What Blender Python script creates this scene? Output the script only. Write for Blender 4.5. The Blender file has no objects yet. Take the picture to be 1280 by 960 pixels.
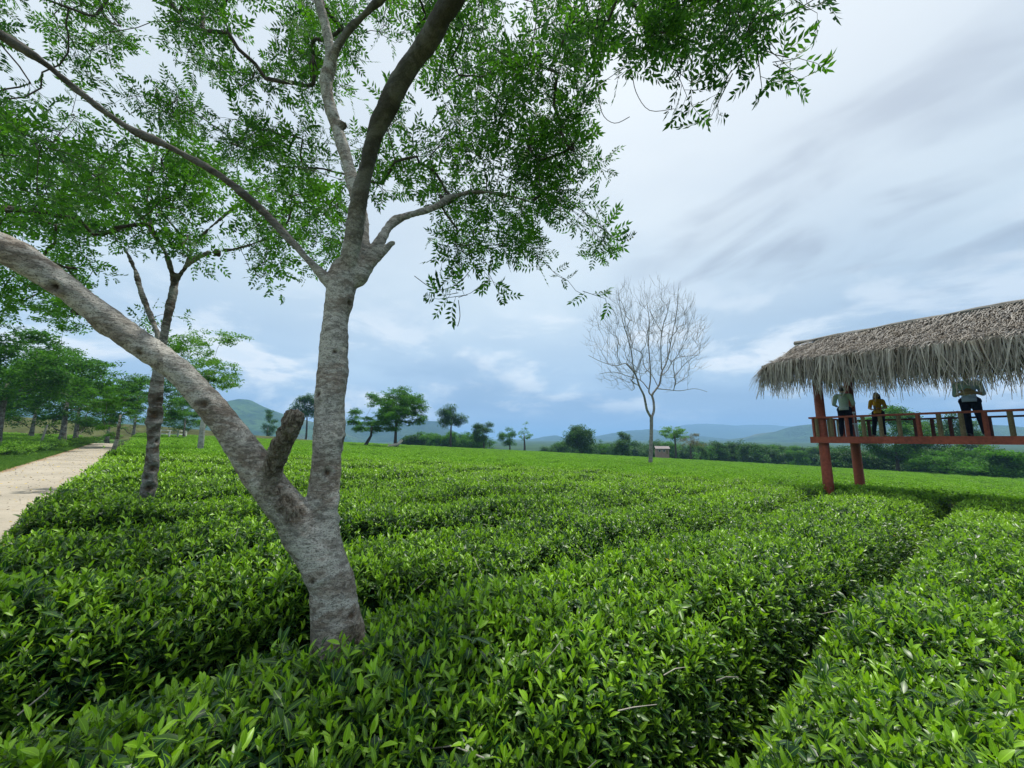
import bpy, bmesh, math, random
import numpy as np
from mathutils import Vector, noise as mnoise
random.seed(7); RNG = np.random.default_rng(11)
C = bpy.context.scene.collection
SC = bpy.context.scene
PI = math.pi
EYE = 1.55

# ------------------------------------------------------------------ camera
FPX = 482.0
PITCH = math.atan(68 / FPX)
cam_d = bpy.data.cameras.new('camera'); cam = bpy.data.objects.new('camera', cam_d); C.objects.link(cam)
cam_d.sensor_width = 36.0; cam_d.lens = 36.0 * FPX / 1280.0
cam_d.clip_start = 0.05; cam_d.clip_end = 30000
cam.location = (0, 0, EYE); cam.rotation_euler = (PI / 2 + PITCH, 0, 0)
SC.camera = cam

# ------------------------------------------------------------------ light
SUN_EL, SUN_AZ = math.radians(71), math.radians(42)      # azimuth from +Y towards +X
SUND = Vector((math.cos(SUN_EL) * math.sin(SUN_AZ), math.cos(SUN_EL) * math.cos(SUN_AZ), math.sin(SUN_EL)))
ld = bpy.data.lights.new('sun', 'SUN'); ld.energy = 4.3; ld.angle = math.radians(1.2); ld.color = (1.0, .955, .88)
sun = bpy.data.objects.new('sun', ld); C.objects.link(sun)
sun.rotation_euler = (-SUND).to_track_quat('-Z', 'Y').to_euler()
SC.view_settings.view_transform = 'Standard'; SC.view_settings.look = 'None'
SC.view_settings.gamma = 1.0; SC.view_settings.exposure = 0.12
SC.cycles.max_bounces = 8; SC.cycles.diffuse_bounces = 3; SC.cycles.transmission_bounces = 3
SC.cycles.glossy_bounces = 2; SC.cycles.volume_bounces = 1; SC.cycles.transparent_max_bounces = 4
SC.cycles.use_denoising = True

def ray(px, py):
    cx = (px - 640) / FPX; cy = -(py - 480) / FPX
    return Vector((cx, math.cos(PITCH) - cy * math.sin(PITCH), math.sin(PITCH) + cy * math.cos(PITCH)))
def P(px, py, Y):
    """the place that is seen at (px, py) when it stands Y metres ahead"""
    d = ray(px, py); t = Y / d.y
    return Vector((0, 0, EYE)) + d * t

# ------------------------------------------------------------------ node helpers
class NT:
    def __init__(s, tree): s.t = tree; s.n = tree.nodes; s.l = tree.links
    def new(s, typ, **kw):
        n = s.n.new(typ)
        for k, v in kw.items():
            if k == 'inp':
                for a, b in v.items():
                    if isinstance(b, bpy.types.NodeSocket): s.l.new(b, n.inputs[a])
                    else: n.inputs[a].default_value = b
            else: setattr(n, k, v)
        return n
    def math(s, op, a, b=None, c=None, clamp=False):
        n = s.n.new('ShaderNodeMath'); n.operation = op; n.use_clamp = clamp
        for i, x in enumerate((a, b, c)):
            if x is None: continue
            if isinstance(x, bpy.types.NodeSocket): s.l.new(x, n.inputs[i])
            else: n.inputs[i].default_value = x
        return n.outputs[0]
    def vmath(s, op, a, b=None, scale=None):
        n = s.n.new('ShaderNodeVectorMath'); n.operation = op
        for i, x in enumerate((a, b)):
            if x is None: continue
            if isinstance(x, bpy.types.NodeSocket): s.l.new(x, n.inputs[i])
            else: n.inputs[i].default_value = x
        if scale is not None: n.inputs['Scale'].default_value = scale
        return n.outputs['Value'] if op in ('DOT_PRODUCT', 'LENGTH') else n.outputs[0]
    def mix(s, fac, a, b, blend='MIX'):
        n = s.n.new('ShaderNodeMix'); n.data_type = 'RGBA'; n.blend_type = blend
        for key, x in ((0, fac), (6, a), (7, b)):
            if isinstance(x, bpy.types.NodeSocket): s.l.new(x, n.inputs[key])
            else:
                n.inputs[key].default_value = x if key == 0 else (tuple(x) + (1,))[:4]
        return n.outputs[2]
    def ramp(s, fac, stops):
        n = s.n.new('ShaderNodeValToRGB'); s.l.new(fac, n.inputs[0])
        e = n.color_ramp.elements
        while len(e) < len(stops): e.new(.5)
        for el, (p, c) in zip(e, stops):
            el.position = p; el.color = (c, c, c, 1) if isinstance(c, (int, float)) else tuple(c) + (1,)
        return n.outputs[0]
    def noise(s, vec, scale, detail=4, rough=.55, dist=0.0):
        n = s.n.new('ShaderNodeTexNoise'); n.inputs['Scale'].default_value = scale
        n.inputs['Detail'].default_value = detail; n.inputs['Roughness'].default_value = rough
        n.inputs['Distortion'].default_value = dist
        if vec is not None: s.l.new(vec, n.inputs['Vector'])
        return n.outputs[0]
    def smooth(s, x, lo, hi, a=0.0, b=1.0):
        n = s.n.new('ShaderNodeMapRange'); n.interpolation_type = 'SMOOTHSTEP'; s.l.new(x, n.inputs[0])
        for i, v in zip((1, 2, 3, 4), (lo, hi, a, b)): n.inputs[i].default_value = v
        return n.outputs[0]

# ------------------------------------------------------------------ sky
def build_world():
    w = bpy.data.worlds.new('World'); SC.world = w; w.use_nodes = True
    T = NT(w.node_tree); T.n.clear()
    tc = T.new('ShaderNodeTexCoord').outputs['Generated']
    d = T.vmath('NORMALIZE', tc)
    sx = T.new('ShaderNodeSeparateXYZ', inp={0: d})
    X, Y, Z = sx.outputs
    sky = T.new('ShaderNodeTexSky'); sky.sky_type = 'NISHITA'; sky.sun_disc = False
    sky.sun_elevation = SUN_EL; sky.sun_rotation = SUN_AZ; sky.air_density = 1.3; sky.dust_density = 1.5
    Zc = T.math('MAXIMUM', Z, 0.0)
    zz = T.math('ADD', Zc, .14)
    pl = T.new('ShaderNodeCombineXYZ', inp={0: T.math('DIVIDE', X, zz), 1: T.math('DIVIDE', Y, zz), 2: 0.0}).outputs[0]
    # overcast sheet: colour by height over the horizon
    base = T.ramp(Zc, [(0.0, (.30, .47, .72)), (.07, (.36, .53, .75)), (.17, (.50, .665, .83)), (.32, (.63, .755, .855)), (.6, (.72, .80, .86)), (1.0, (.68, .75, .81))])
    # large soft light and dark areas of the sheet
    n1 = T.noise(pl, .75, 5, .5, .3)
    base = T.mix(T.smooth(n1, .40, .64), T.mix(1.0, base, (.86, .89, .93), 'MULTIPLY'), base)
    # the thin grey undercloud towards the right
    side = T.smooth(X, .15, .85)
    base = T.mix(T.math('MULTIPLY', side, .75), base, T.mix(1.0, base, (.80, .83, .86), 'MULTIPLY'))
    # long grey streaks, drawn out along one wind direction
    rot0 = T.new('ShaderNodeMapping', inp={'Vector': pl}); rot0.inputs['Rotation'].default_value = (0, 0, math.radians(60))
    rot = T.new('ShaderNodeMapping', inp={'Vector': rot0.outputs[0]}); rot.inputs['Scale'].default_value = (1.5, 3.0, 1)
    rot.inputs['Location'].default_value = (3.7, 1.3, 0)
    st = T.noise(rot.outputs[0], .95, 3.0, .5, .9)
    pat = T.noise(pl, 1.9, 4, .55, .6)
    stm = T.math('MULTIPLY', T.math('MULTIPLY', T.smooth(st, .42, .68), T.smooth(pat, .34, .62)), T.math('MULTIPLY', T.smooth(X, .20, .42), T.smooth(Z, .14, .36)))
    base = T.mix(T.math('MULTIPLY', stm, .68), base, (.29, .36, .47))
    # cumulus banks low over the hills
    az = T.math('ARCTAN2', X, Y)
    cv = T.new('ShaderNodeCombineXYZ', inp={0: T.math('MULTIPLY', az, 1.0), 1: T.math('MULTIPLY', Z, 2.6), 2: 0.0}).outputs[0]
    n2 = T.noise(cv, 3.6, 8, .58, .25)
    n2b = T.noise(cv, 1.7, 4, .5)
    band = T.math('MULTIPLY', T.smooth(Z, .015, .09), T.smooth(Z, .42, .18))
    puff = T.math('MULTIPLY', T.smooth(n2, .47, .60), band)
    base = T.mix(T.math('MULTIPLY', puff, .72), base, (.80, .88, .95))
    edge = T.math('MULTIPLY', T.math('MULTIPLY', T.smooth(n2, .555, .60), T.smooth(n2, .68, .60)), T.math('MULTIPLY', band, T.smooth(n2b, .48, .6)))
    base = T.mix(T.math('MULTIPLY', edge, .45), base, (.88, .92, .96))
    dk = T.math('MULTIPLY', T.smooth(n2b, .52, .40), T.math('MULTIPLY', T.smooth(Z, .02, .1), T.smooth(Z, .3, .12)))
    base = T.mix(T.math('MULTIPLY', dk, .45), base, (.22, .36, .57))
    # brightness around the veiled sun
    dot = T.vmath('DOT_PRODUCT', d, tuple(SUND))
    dot = T.math('MAXIMUM', dot, 0.0)
    glow = T.math('MULTIPLY', T.math('POWER', dot, 5.0), .55)
    base = T.mix(glow, base, (1.25, 1.25, 1.22))
    below = T.smooth(Z, -.02, -.12)
    base = T.mix(below, base, (.10, .16, .10))
    cloud = T.vmath('SCALE', base, scale=10.6)
    col = T.mix(.93, sky.outputs[0], cloud)
    bg = T.new('ShaderNodeBackground', inp={0: col, 1: .1})
    out = T.new('ShaderNodeOutputWorld', inp={0: bg.outputs[0]})
    w.cycles.sampling_method = 'MANUAL'; w.cycles.sample_map_resolution = 512
build_world()

# ------------------------------------------------------------------ materials
M = {}
def mat(name, fn):
    m = bpy.data.materials.new(name); m.use_nodes = True
    T = NT(m.node_tree); T.n.clear()
    out = T.new('ShaderNodeOutputMaterial')
    T.l.new(fn(T), out.inputs[0]); M[name] = m; return m
def principled(T, col, rough=.7, spec=.3, bump=None, bstr=.3, bdist=.01, metal=0.0):
    n = T.new('ShaderNodeBsdfPrincipled')
    for k, v in (('Base Color', col), ('Roughness', rough), ('Specular IOR Level', spec), ('Metallic', metal)):
        if isinstance(v, bpy.types.NodeSocket): T.l.new(v, n.inputs[k])
        else: n.inputs[k].default_value = (tuple(v) + (1,))[:4] if isinstance(v, tuple) else v
    if bump is not None:
        b = T.new('ShaderNodeBump', inp={'Strength': bstr, 'Distance': bdist, 'Height': bump})
        T.l.new(b.outputs[0], n.inputs['Normal'])
    return n.outputs[0]
def attr(T, name, out='Fac'):
    n = T.new('ShaderNodeAttribute'); n.attribute_name = name; return n.outputs[out]
def leaf_mat(name, old, new, trans=.35, rough=.42, spec=.4, tcol=1.5, yellow=0.0, far=None):
    """attribute 'age' 0 = old leaf, 1 = fresh leaf; attribute 'mid' = 1 along the midrib"""
    def fn(T):
        rnd = T.new('ShaderNodeObjectInfo').outputs['Random']
        pos = T.new('ShaderNodeNewGeometry').outputs['Position']
        age = attr(T, 'age')
        n = T.noise(pos, .45, 3)
        a = T.math('ADD', age, T.math('MULTIPLY', T.math('SUBTRACT', rnd, .46), .34))
        a = T.math('ADD', a, T.math('MULTIPLY', T.math('SUBTRACT', n, .5), .7), clamp=True)
        col = T.mix(a, old, new)
        if yellow:
            col = T.mix(T.math('GREATER_THAN', attr(T, 'age'), 1.5), col, (.62, .42, .03))
            blot = T.noise(pos, 55, 3, .6)
            col = T.mix(T.math('MULTIPLY', T.smooth(blot, .62, .72), .5), col, (.16, .11, .03))
        rib = T.smooth(attr(T, 'mid'), .86, .98)
        col = T.mix(T.math('MULTIPLY', rib, .35), col, tuple(min(1, c * 2.2 + .03) for c in new))
        p = T.new('ShaderNodeBsdfPrincipled', inp={'Base Color': col, 'Roughness': rough, 'Specular IOR Level': spec})
        tr = T.new('ShaderNodeBsdfTranslucent', inp={0: T.mix(1.0, col, (tcol, tcol * 1.05, tcol * .5), 'MULTIPLY')})
        return T.new('ShaderNodeMixShader', inp={0: trans, 1: p.outputs[0], 2: tr.outputs[0]}).outputs[0]
    return mat(name, fn)
leaf_mat('tea_leaf', (.010, .052, .012), (.235, .435, .020), .28, .38, .40, 1.55, yellow=1)
leaf_mat('tea_leaf_far', (.024, .095, .012), (.19, .38, .022), .24, .55, .25, 1.5)
leaf_mat('tree_leaf', (.010, .048, .012), (.064, .185, .012), .36, .6, .16, 1.8)
leaf_mat('tree_leaf_dark', (.012, .045, .013), (.048, .14, .018), .25, .6, .2, 1.5)
leaf_mat('tree_leaf_light', (.045, .13, .022), (.12, .26, .035), .35, .6, .2, 1.6)
leaf_mat('tree_leaf_rust', (.06, .085, .03), (.17, .14, .05), .3, .6, .2, 1.4)
leaf_mat('grass_blade', (.05, .14, .015), (.13, .25, .03), .3, .6, .2, 1.4)

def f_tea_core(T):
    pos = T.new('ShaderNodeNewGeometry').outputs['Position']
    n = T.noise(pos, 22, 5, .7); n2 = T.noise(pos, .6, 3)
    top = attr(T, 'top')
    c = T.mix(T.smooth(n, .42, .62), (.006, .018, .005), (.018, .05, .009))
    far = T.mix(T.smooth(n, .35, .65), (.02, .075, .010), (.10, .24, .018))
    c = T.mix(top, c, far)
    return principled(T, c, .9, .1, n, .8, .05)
mat('tea_core', f_tea_core)
def f_ground(T):
    pos = T.new('ShaderNodeNewGeometry').outputs['Position']
    n = T.noise(pos, 1.3, 6, .6); n2 = T.noise(pos, .05, 5, .6); n3 = T.noise(pos, 9, 4)
    near = T.mix(T.smooth(n3, .4, .7), (.016, .011, .007), (.032, .022, .013))
    gr = T.mix(T.smooth(n, .35, .65), (.035, .10, .016), (.085, .17, .03))
    c = T.mix(attr(T, 'grass'), near, gr)
    fl = T.mix(T.smooth(n2, .35, .65), (.018, .045, .014), (.04, .085, .025))
    c = T.mix(attr(T, 'far'), c, fl)
    return principled(T, c, .95, .1, n3, .5, .03)
mat('ground', f_ground)
def f_road(T):
    pos = T.new('ShaderNodeNewGeometry').outputs['Position']
    n = T.noise(pos, .7, 6, .62); n2 = T.noise(pos, 14, 5, .7); n3 = T.noise(pos, 90, 3)
    c = T.mix(T.smooth(n, .35, .7), (.40, .355, .28), (.29, .26, .205))
    c = T.mix(T.math('MULTIPLY', T.smooth(n2, .45, .75), .5), c, (.46, .42, .345))
    cr = T.new('ShaderNodeTexVoronoi', inp={'Vector': pos, 'Scale': .55}); cr.feature = 'DISTANCE_TO_EDGE'
    n4 = T.noise(pos, 3.0, 5, .7)
    c = T.mix(T.math('MULTIPLY', T.smooth(T.math('ADD', cr.outputs[0], T.math('MULTIPLY', n4, .05)), .032, .022), .5), c, (.13, .11, .085))
    c = T.mix(T.math('MULTIPLY', T.smooth(n4, .56, .70), .35), c, (.25, .20, .14))
    c = T.mix(T.math('MULTIPLY', T.smooth(n3, .60, .72), .6), c, (.16, .13, .10))
    e = T.math('ADD', attr(T, 'edge'), T.math('MULTIPLY', T.math('SUBTRACT', n, .5), .9))
    c = T.mix(T.smooth(e, .55, .95), c, (.27, .185, .115))
    return principled(T, c, .93, .15, T.math('ADD', n2, n3), .35, .02)
mat('road', f_road)
def f_hill(c1, c2, c3):
    def fn(T):
        pos = T.new('ShaderNodeNewGeometry').outputs['Position']
        n = T.noise(pos, .012, 8, .65); n2 = T.noise(pos, .0035, 5, .55, .5); n3 = T.noise(pos, .06, 6, .7)
        c = T.mix(T.smooth(n, .4, .62), c1, c2)
        c = T.mix(T.smooth(n3, .45, .65), c, tuple(x * .55 for x in c1))
        c = T.mix(T.math('MULTIPLY', T.smooth(n2, .54, .66), .7), c, c3)
        return principled(T, c, .95, .05, n3, 1.0, 12)
    return fn
mat('hill_forest', f_hill((.018, .05, .02), (.045, .09, .03), (.06, .10, .04)))
mat('hill_cleared', f_hill((.03, .07, .025), (.06, .12, .035), (.16, .15, .08)))
mat('hill_near', f_hill((.03, .075, .022), (.065, .13, .03), (.11, .12, .05)))

def f_bark(light, mid, brown, speck=.5, patch=.5, scale=1.0):
    def fn(T):
        tc = T.new('ShaderNodeNewGeometry').outputs['Position']
        mp = T.new('ShaderNodeMapping', inp={'Vector': tc}); mp.inputs['Scale'].default_value = (1, 1, 1.9)
        v = mp.outputs[0]
        n1 = T.noise(v, 7 * scale, 6, .65, .6)          # lichen patches
        n2 = T.noise(v, 60 * scale, 5, .75)             # speckle
        n3 = T.noise(v, 2.2 * scale, 4, .6, .4)
        vo = T.new('ShaderNodeTexVoronoi', inp={'Vector': v, 'Scale': 75 * scale}); vo.feature = 'F1'
        mp2 = T.new('ShaderNodeMapping', inp={'Vector': tc}); mp2.inputs['Scale'].default_value = (1.5, 1.5, 14)
        n4 = T.noise(mp2.outputs[0], 4.5 * scale, 5, .7, .4)    # rings round the stem
        c = T.mix(T.smooth(n1, .42, .56), mid, light)
        c = T.mix(T.math('MULTIPLY', T.math('MULTIPLY', T.smooth(n3, .56, .44), T.smooth(n1, .60, .48)), patch), c, brown)
        cell = T.new('ShaderNodeTexVoronoi', inp={'Vector': v, 'Scale': 48 * scale}); cell.feature = 'F1'
        cr = T.new('ShaderNodeSeparateColor', inp={0: cell.outputs['Color']}).outputs[0]
        c = T.mix(T.math('MULTIPLY', T.smooth(cr, .35, .9), .30), c, tuple(min(1, x * 1.35) for x in light))
        c = T.mix(T.math('MULTIPLY', T.smooth(cr, .40, .05), .45), c, tuple(x * .45 for x in mid))
        n5 = T.noise(v, 130 * scale, 3, .8)
        c = T.mix(T.math('MULTIPLY', T.smooth(n5, .50, .62), speck), c, tuple(x * .22 for x in mid))
        c = T.mix(T.math('MULTIPLY', T.smooth(vo.outputs[0], .28, .12), speck * .8), c, tuple(x * .4 for x in mid))
        c = T.mix(T.math('MULTIPLY', T.smooth(n4, .60, .68), .45), c, tuple(x * .5 for x in brown))
        c = T.mix(T.math('MULTIPLY', attr(T, 'upper'), .88), c, T.mix(T.smooth(n1, .4, .6), (.045, .042, .036), (.12, .115, .10)))  # shade of the backlit upper limbs, put into the bark colour
        c = T.mix(attr(T, 'knot'), c, T.mix(T.smooth(n2, .4, .6), (.022, .014, .009), (.10, .066, .04)))
        # older scaly bark: attribute 'old'
        mp3 = T.new('ShaderNodeMapping', inp={'Vector': tc}); mp3.inputs['Scale'].default_value = (1, 1, .45)
        sn = T.noise(mp3.outputs[0], 42, 6, .8, 1.2)
        oldc = T.mix(T.smooth(sn, .40, .60), (.06, .048, .036), (.34, .30, .24))
        oldc = T.mix(T.smooth(n2, .45, .66), oldc, (.12, .085, .055))
        m = T.smooth(T.math('ADD', attr(T, 'old'), T.math('MULTIPLY', T.math('SUBTRACT', n1, .5), 2.2)), .30, .85)
        c = T.mix(m, c, oldc)
        h = T.math('ADD', T.math('MULTIPLY', n2, .6), T.math('ADD', T.math('MULTIPLY', n4, .9), T.math('MULTIPLY', T.math('MULTIPLY', sn, m), 2.5)))
        h = T.math('ADD', h, T.math('MULTIPLY', n1, .5))
        h = T.math('ADD', h, T.math('MULTIPLY', n5, .5))
        return principled(T, c, .88, .2, h, .9, .010)
    return fn
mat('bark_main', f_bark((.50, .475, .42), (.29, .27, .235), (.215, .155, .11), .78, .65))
mat('bark_grey', f_bark((.30, .29, .26), (.15, .14, .12), (.085, .06, .042), .75, .95, .5))
mat('bark_dark', f_bark((.085, .075, .062), (.05, .042, .034), (.06, .045, .03), .5, .5))
mat('bark_pale', f_bark((.46, .45, .42), (.32, .31, .28), (.22, .18, .14), .5, .4, .3))
mat('bark_bare', f_bark((.30, .285, .26), (.19, .175, .155), (.12, .10, .08), .5, .4, .3))
mat('bark_twig', f_bark((.115, .10, .085), (.07, .06, .05), (.05, .04, .03), .3, .3))

def simple(name, c, rough=.7, spec=.3, ns=20.0, var=.3, bstr=.2, bdist=.005):
    def fn(T):
        tc = T.new('ShaderNodeTexCoord').outputs['Object']
        n = T.noise(tc, ns, 5, .65); n2 = T.noise(tc, ns * .12, 3)
        k = T.math('ADD', T.math('MULTIPLY', n, .6), T.math('MULTIPLY', n2, .4))
        col = T.mix(T.smooth(k, .35, .65), tuple(x * (1 - var) for x in c), tuple(min(1, x * (1 + var)) for x in c))
        return principled(T, col, rough, spec, n, bstr, bdist)
    return mat(name, fn)
simple('painted_red', (.30, .066, .034), .6, .35, 14, .28)
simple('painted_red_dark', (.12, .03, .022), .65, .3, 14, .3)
simple('bare_wood', (.19, .145, .075), .8, .2, 30, .35)
simple('floor_board', (.16, .085, .05), .8, .2, 20, .3)
def f_thatch(T):
    g = T.new('ShaderNodeNewGeometry')
    sh = attr(T, 'shade'); n = T.noise(g.outputs['Position'], 2.5, 4)
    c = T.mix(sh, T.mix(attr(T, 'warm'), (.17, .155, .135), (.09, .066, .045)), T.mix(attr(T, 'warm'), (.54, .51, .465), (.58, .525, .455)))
    c = T.mix(T.smooth(n, .45, .7), c, T.mix(1.0, c, (.86, .82, .75), 'MULTIPLY'))
    p = T.new('ShaderNodeBsdfPrincipled', inp={'Base Color': c, 'Roughness': .85, 'Specular IOR Level': .15})
    tr = T.new('ShaderNodeBsdfTranslucent', inp={0: c})
    return T.new('ShaderNodeMixShader', inp={0: .22, 1: p.outputs[0], 2: tr.outputs[0]}).outputs[0]
mat('thatch', f_thatch)
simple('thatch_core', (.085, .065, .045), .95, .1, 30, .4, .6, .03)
simple('skin', (.56, .35, .25), .55, .4, 30, .08)
simple('hair', (.012, .010, .009), .45, .4, 60, .3)
simple('shirt_mint', (.62, .70, .67), .85, .1, 25, .12)
simple('shirt_pale_blue', (.58, .65, .86), .85, .1, 25, .12)
simple('blouse_yellow', (.66, .33, .02), .85, .1, 25, .12)
simple('trousers_navy', (.012, .014, .028), .9, .1, 25, .3)
simple('shoe_dark', (.02, .018, .016), .6, .3, 25, .2)
simple('shoe_tan', (.30, .17, .10), .6, .3, 25, .2)
simple('white_plastic', (.72, .73, .72), .4, .45, 8, .05)
simple('white_paint', (.68, .68, .64), .7, .3, 12, .12)
simple('wall_plaster', (.30, .19, .17), .9, .1, 3, .12)
simple('roof_tin', (.15, .12, .12), .6, .4, 3, .2)
simple('window_glass', (.03, .04, .05), .1, .6, 3, .1)
simple('phone_black', (.02, .02, .022), .3, .5, 3, .1)
simple('bleached_wood', (.42, .38, .32), .85, .2, 12, .25)
simple('earth_bank', (.075, .085, .035), .95, .05, .6, .35, .5, .2)

# ------------------------------------------------------------------ object helpers
def tag(o, label=None, cat=None, group=None, kind=None):
    if label: o['label'] = label
    if cat: o['category'] = cat
    if group: o['group'] = group
    if kind: o['kind'] = kind
    return o
def empty(name, loc, rz=0.0):
    o = bpy.data.objects.new(name, None); C.objects.link(o); o.location = loc; o.rotation_euler = (0, 0, rz)
    o.empty_display_size = .2; return o
def link(name, me, parent=None, mats=()):
    o = bpy.data.objects.new(name, me); C.objects.link(o)
    for m in mats: me.materials.append(M[m])
    if parent is not None:
        o.parent = parent
    return o
class MB:
    def __init__(s): s.v = []; s.f = []; s.mi = []; s.at = {}
    def add(s, v, f, mi=0, **at):
        n = len(s.v); s.v.extend(v); s.f.extend([tuple(i + n for i in q) for q in f]); s.mi.extend([mi] * len(f))
        for k in set(s.at) | set(at):
            a = s.at.setdefault(k, []); a.extend([0.0] * (n - len(a)))
            x = at.get(k, 0.0)
            a.extend(list(x) if hasattr(x, '__len__') else [x] * len(v))
    def box(s, lo, hi, mi=0, **at):
        x0, y0, z0 = lo; x1, y1, z1 = hi
        s.add([(x0, y0, z0), (x1, y0, z0), (x1, y1, z0), (x0, y1, z0), (x0, y0, z1), (x1, y0, z1), (x1, y1, z1), (x0, y1, z1)],
              [(0, 3, 2, 1), (4, 5, 6, 7), (0, 1, 5, 4), (1, 2, 6, 5), (2, 3, 7, 6), (3, 0, 4, 7)], mi, **at)
    def bar(s, a, b, w, h, mi=0, **at):
        a = Vector(a); b = Vector(b); d = (b - a).normalized()
        up = Vector((0, 0, 1)) if abs(d.z) < .9 else Vector((1, 0, 0))
        x = d.cross(up).normalized() * w / 2; y = x.cross(d).normalized() * h / 2
        v = [tuple(p + sx * x + sy * y) for p in (a, b) for sx, sy in ((-1, -1), (1, -1), (1, 1), (-1, 1))]
        s.add(v, [(0, 1, 2, 3), (7, 6, 5, 4), (0, 4, 5, 1), (1, 5, 6, 2), (2, 6, 7, 3), (3, 7, 4, 0)], mi, **at)
    def tube(s, pts, rad, sides=8, mi=0, cap=True, ell=None, **at):
        pts = [Vector(p) for p in pts]; n = len(pts)
        if isinstance(rad, (int, float)): rad = [rad] * n
        v = []; f = []; prev = None
        for i, p in enumerate(pts):
            d = (pts[min(i + 1, n - 1)] - pts[max(i - 1, 0)]).normalized()
            if prev is None:
                ref = Vector((0, 0, 1)) if abs(d.z) < .9 else Vector((1, 0, 0))
                x = d.cross(ref).normalized()
            else:
                x = (prev - d * prev.dot(d)).normalized()
            prev = x; y = d.cross(x)
            for k in range(sides):
                a = 2 * PI * k / sides
                q = p + x * (math.cos(a) * rad[i] * (ell[0] if ell else 1)) + y * (math.sin(a) * rad[i] * (ell[1] if ell else 1)); v.append(tuple(q))
        for i in range(n - 1):
            for k in range(sides):
                k2 = (k + 1) % sides
                f.append((i * sides + k, i * sides + k2, (i + 1) * sides + k2, (i + 1) * sides + k))
        if cap:
            f.append(tuple(range(sides - 1, -1, -1))); f.append(tuple((n - 1) * sides + k for k in range(sides)))
        s.add(v, f, mi, **at)
    def ball(s, c, r, seg=12, ring=8, mi=0, **at):
        if isinstance(r, (int, float)): r = (r, r, r)
        v = [(c[0], c[1], c[2] - r[2])]
        for i in range(1, ring):
            t = PI * i / ring
            for k in range(seg):
                a = 2 * PI * k / seg
                v.append((c[0] + r[0] * math.sin(t) * math.cos(a), c[1] + r[1] * math.sin(t) * math.sin(a), c[2] - r[2] * math.cos(t)))
        v.append((c[0], c[1], c[2] + r[2])); f = []
        for k in range(seg):
            k2 = (k + 1) % seg; f.append((0, 1 + k2, 1 + k)); L = 1 + (ring - 2) * seg; f.append((len(v) - 1, L + k, L + k2))
            for i in range(ring - 2):
                a = 1 + i * seg; b = a + seg; f.append((a + k, a + k2, b + k2, b + k))
        s.add(v, f, mi, **at)
    def mesh(s, name, smooth=False):
        me = bpy.data.meshes.new(name); me.from_pydata([tuple(p) for p in s.v], [], s.f)
        me.polygons.foreach_set('material_index', s.mi)
        if smooth: me.polygons.foreach_set('use_smooth', [True] * len(s.f))
        for k, a in s.at.items():
            t = me.attributes.new(k, 'FLOAT', 'POINT'); a.extend([0.0] * (len(s.v) - len(a))); t.data.foreach_set('value', a)
        me.update(); return me
    def build(s, name, mats, parent=None, smooth=False):
        if isinstance(mats, str): mats = [mats]
        return link(name, s.mesh(name, smooth), parent, mats)

def remesh(me, voxel, smooth=2):
    """one continuous skin round overlapping closed shapes"""
    o = bpy.data.objects.new('remesh_tmp', me); C.objects.link(o)
    m = o.modifiers.new('r', 'REMESH'); m.mode = 'VOXEL'; m.voxel_size = voxel; m.use_smooth_shade = True
    s = o.modifiers.new('s', 'SMOOTH'); s.factor = .5; s.iterations = smooth
    dg = bpy.context.evaluated_depsgraph_get()
    r = bpy.data.meshes.new_from_object(o.evaluated_get(dg))
    bpy.data.objects.remove(o); return r

# ------------------------------------------------------------------ scatter by geometry nodes (stuff only)
_scat = {}
def scatter_tree(key, protos):
    if key in _scat: return _scat[key]
    g = bpy.data.node_groups.new('scatter_' + key, 'GeometryNodeTree')
    g.interface.new_socket('Geometry', in_out='INPUT', socket_type='NodeSocketGeometry')
    g.interface.new_socket('Geometry', in_out='OUTPUT', socket_type='NodeSocketGeometry')
    N = g.nodes; L = g.links
    gi = N.new('NodeGroupInput'); go = N.new('NodeGroupOutput')
    join = N.new('GeometryNodeJoinGeometry')
    for p in protos:
        oi = N.new('GeometryNodeObjectInfo'); oi.inputs['Object'].default_value = p; oi.inputs['As Instance'].default_value = False
        ti = N.new('GeometryNodeGeometryToInstance'); L.new(oi.outputs['Geometry'], ti.inputs[0]); L.new(ti.outputs[0], join.inputs[0])
    def na(n, t):
        a = N.new('GeometryNodeInputNamedAttribute'); a.data_type = t; a.inputs['Name'].default_value = n; return a.outputs['Attribute']
    iop = N.new('GeometryNodeInstanceOnPoints'); iop.inputs['Pick Instance'].default_value = True
    L.new(gi.outputs[0], iop.inputs['Points']); L.new(join.outputs[0], iop.inputs['Instance'])
    L.new(na('idx', 'INT'), iop.inputs['Instance Index'])
    e = N.new('FunctionNodeEulerToRotation'); L.new(na('rot', 'FLOAT_VECTOR'), e.inputs[0]); L.new(e.outputs[0], iop.inputs['Rotation'])
    L.new(na('scl', 'FLOAT'), iop.inputs['Scale'])
    L.new(iop.outputs[0], go.inputs[0])
    _scat[key] = g; return g
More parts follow.
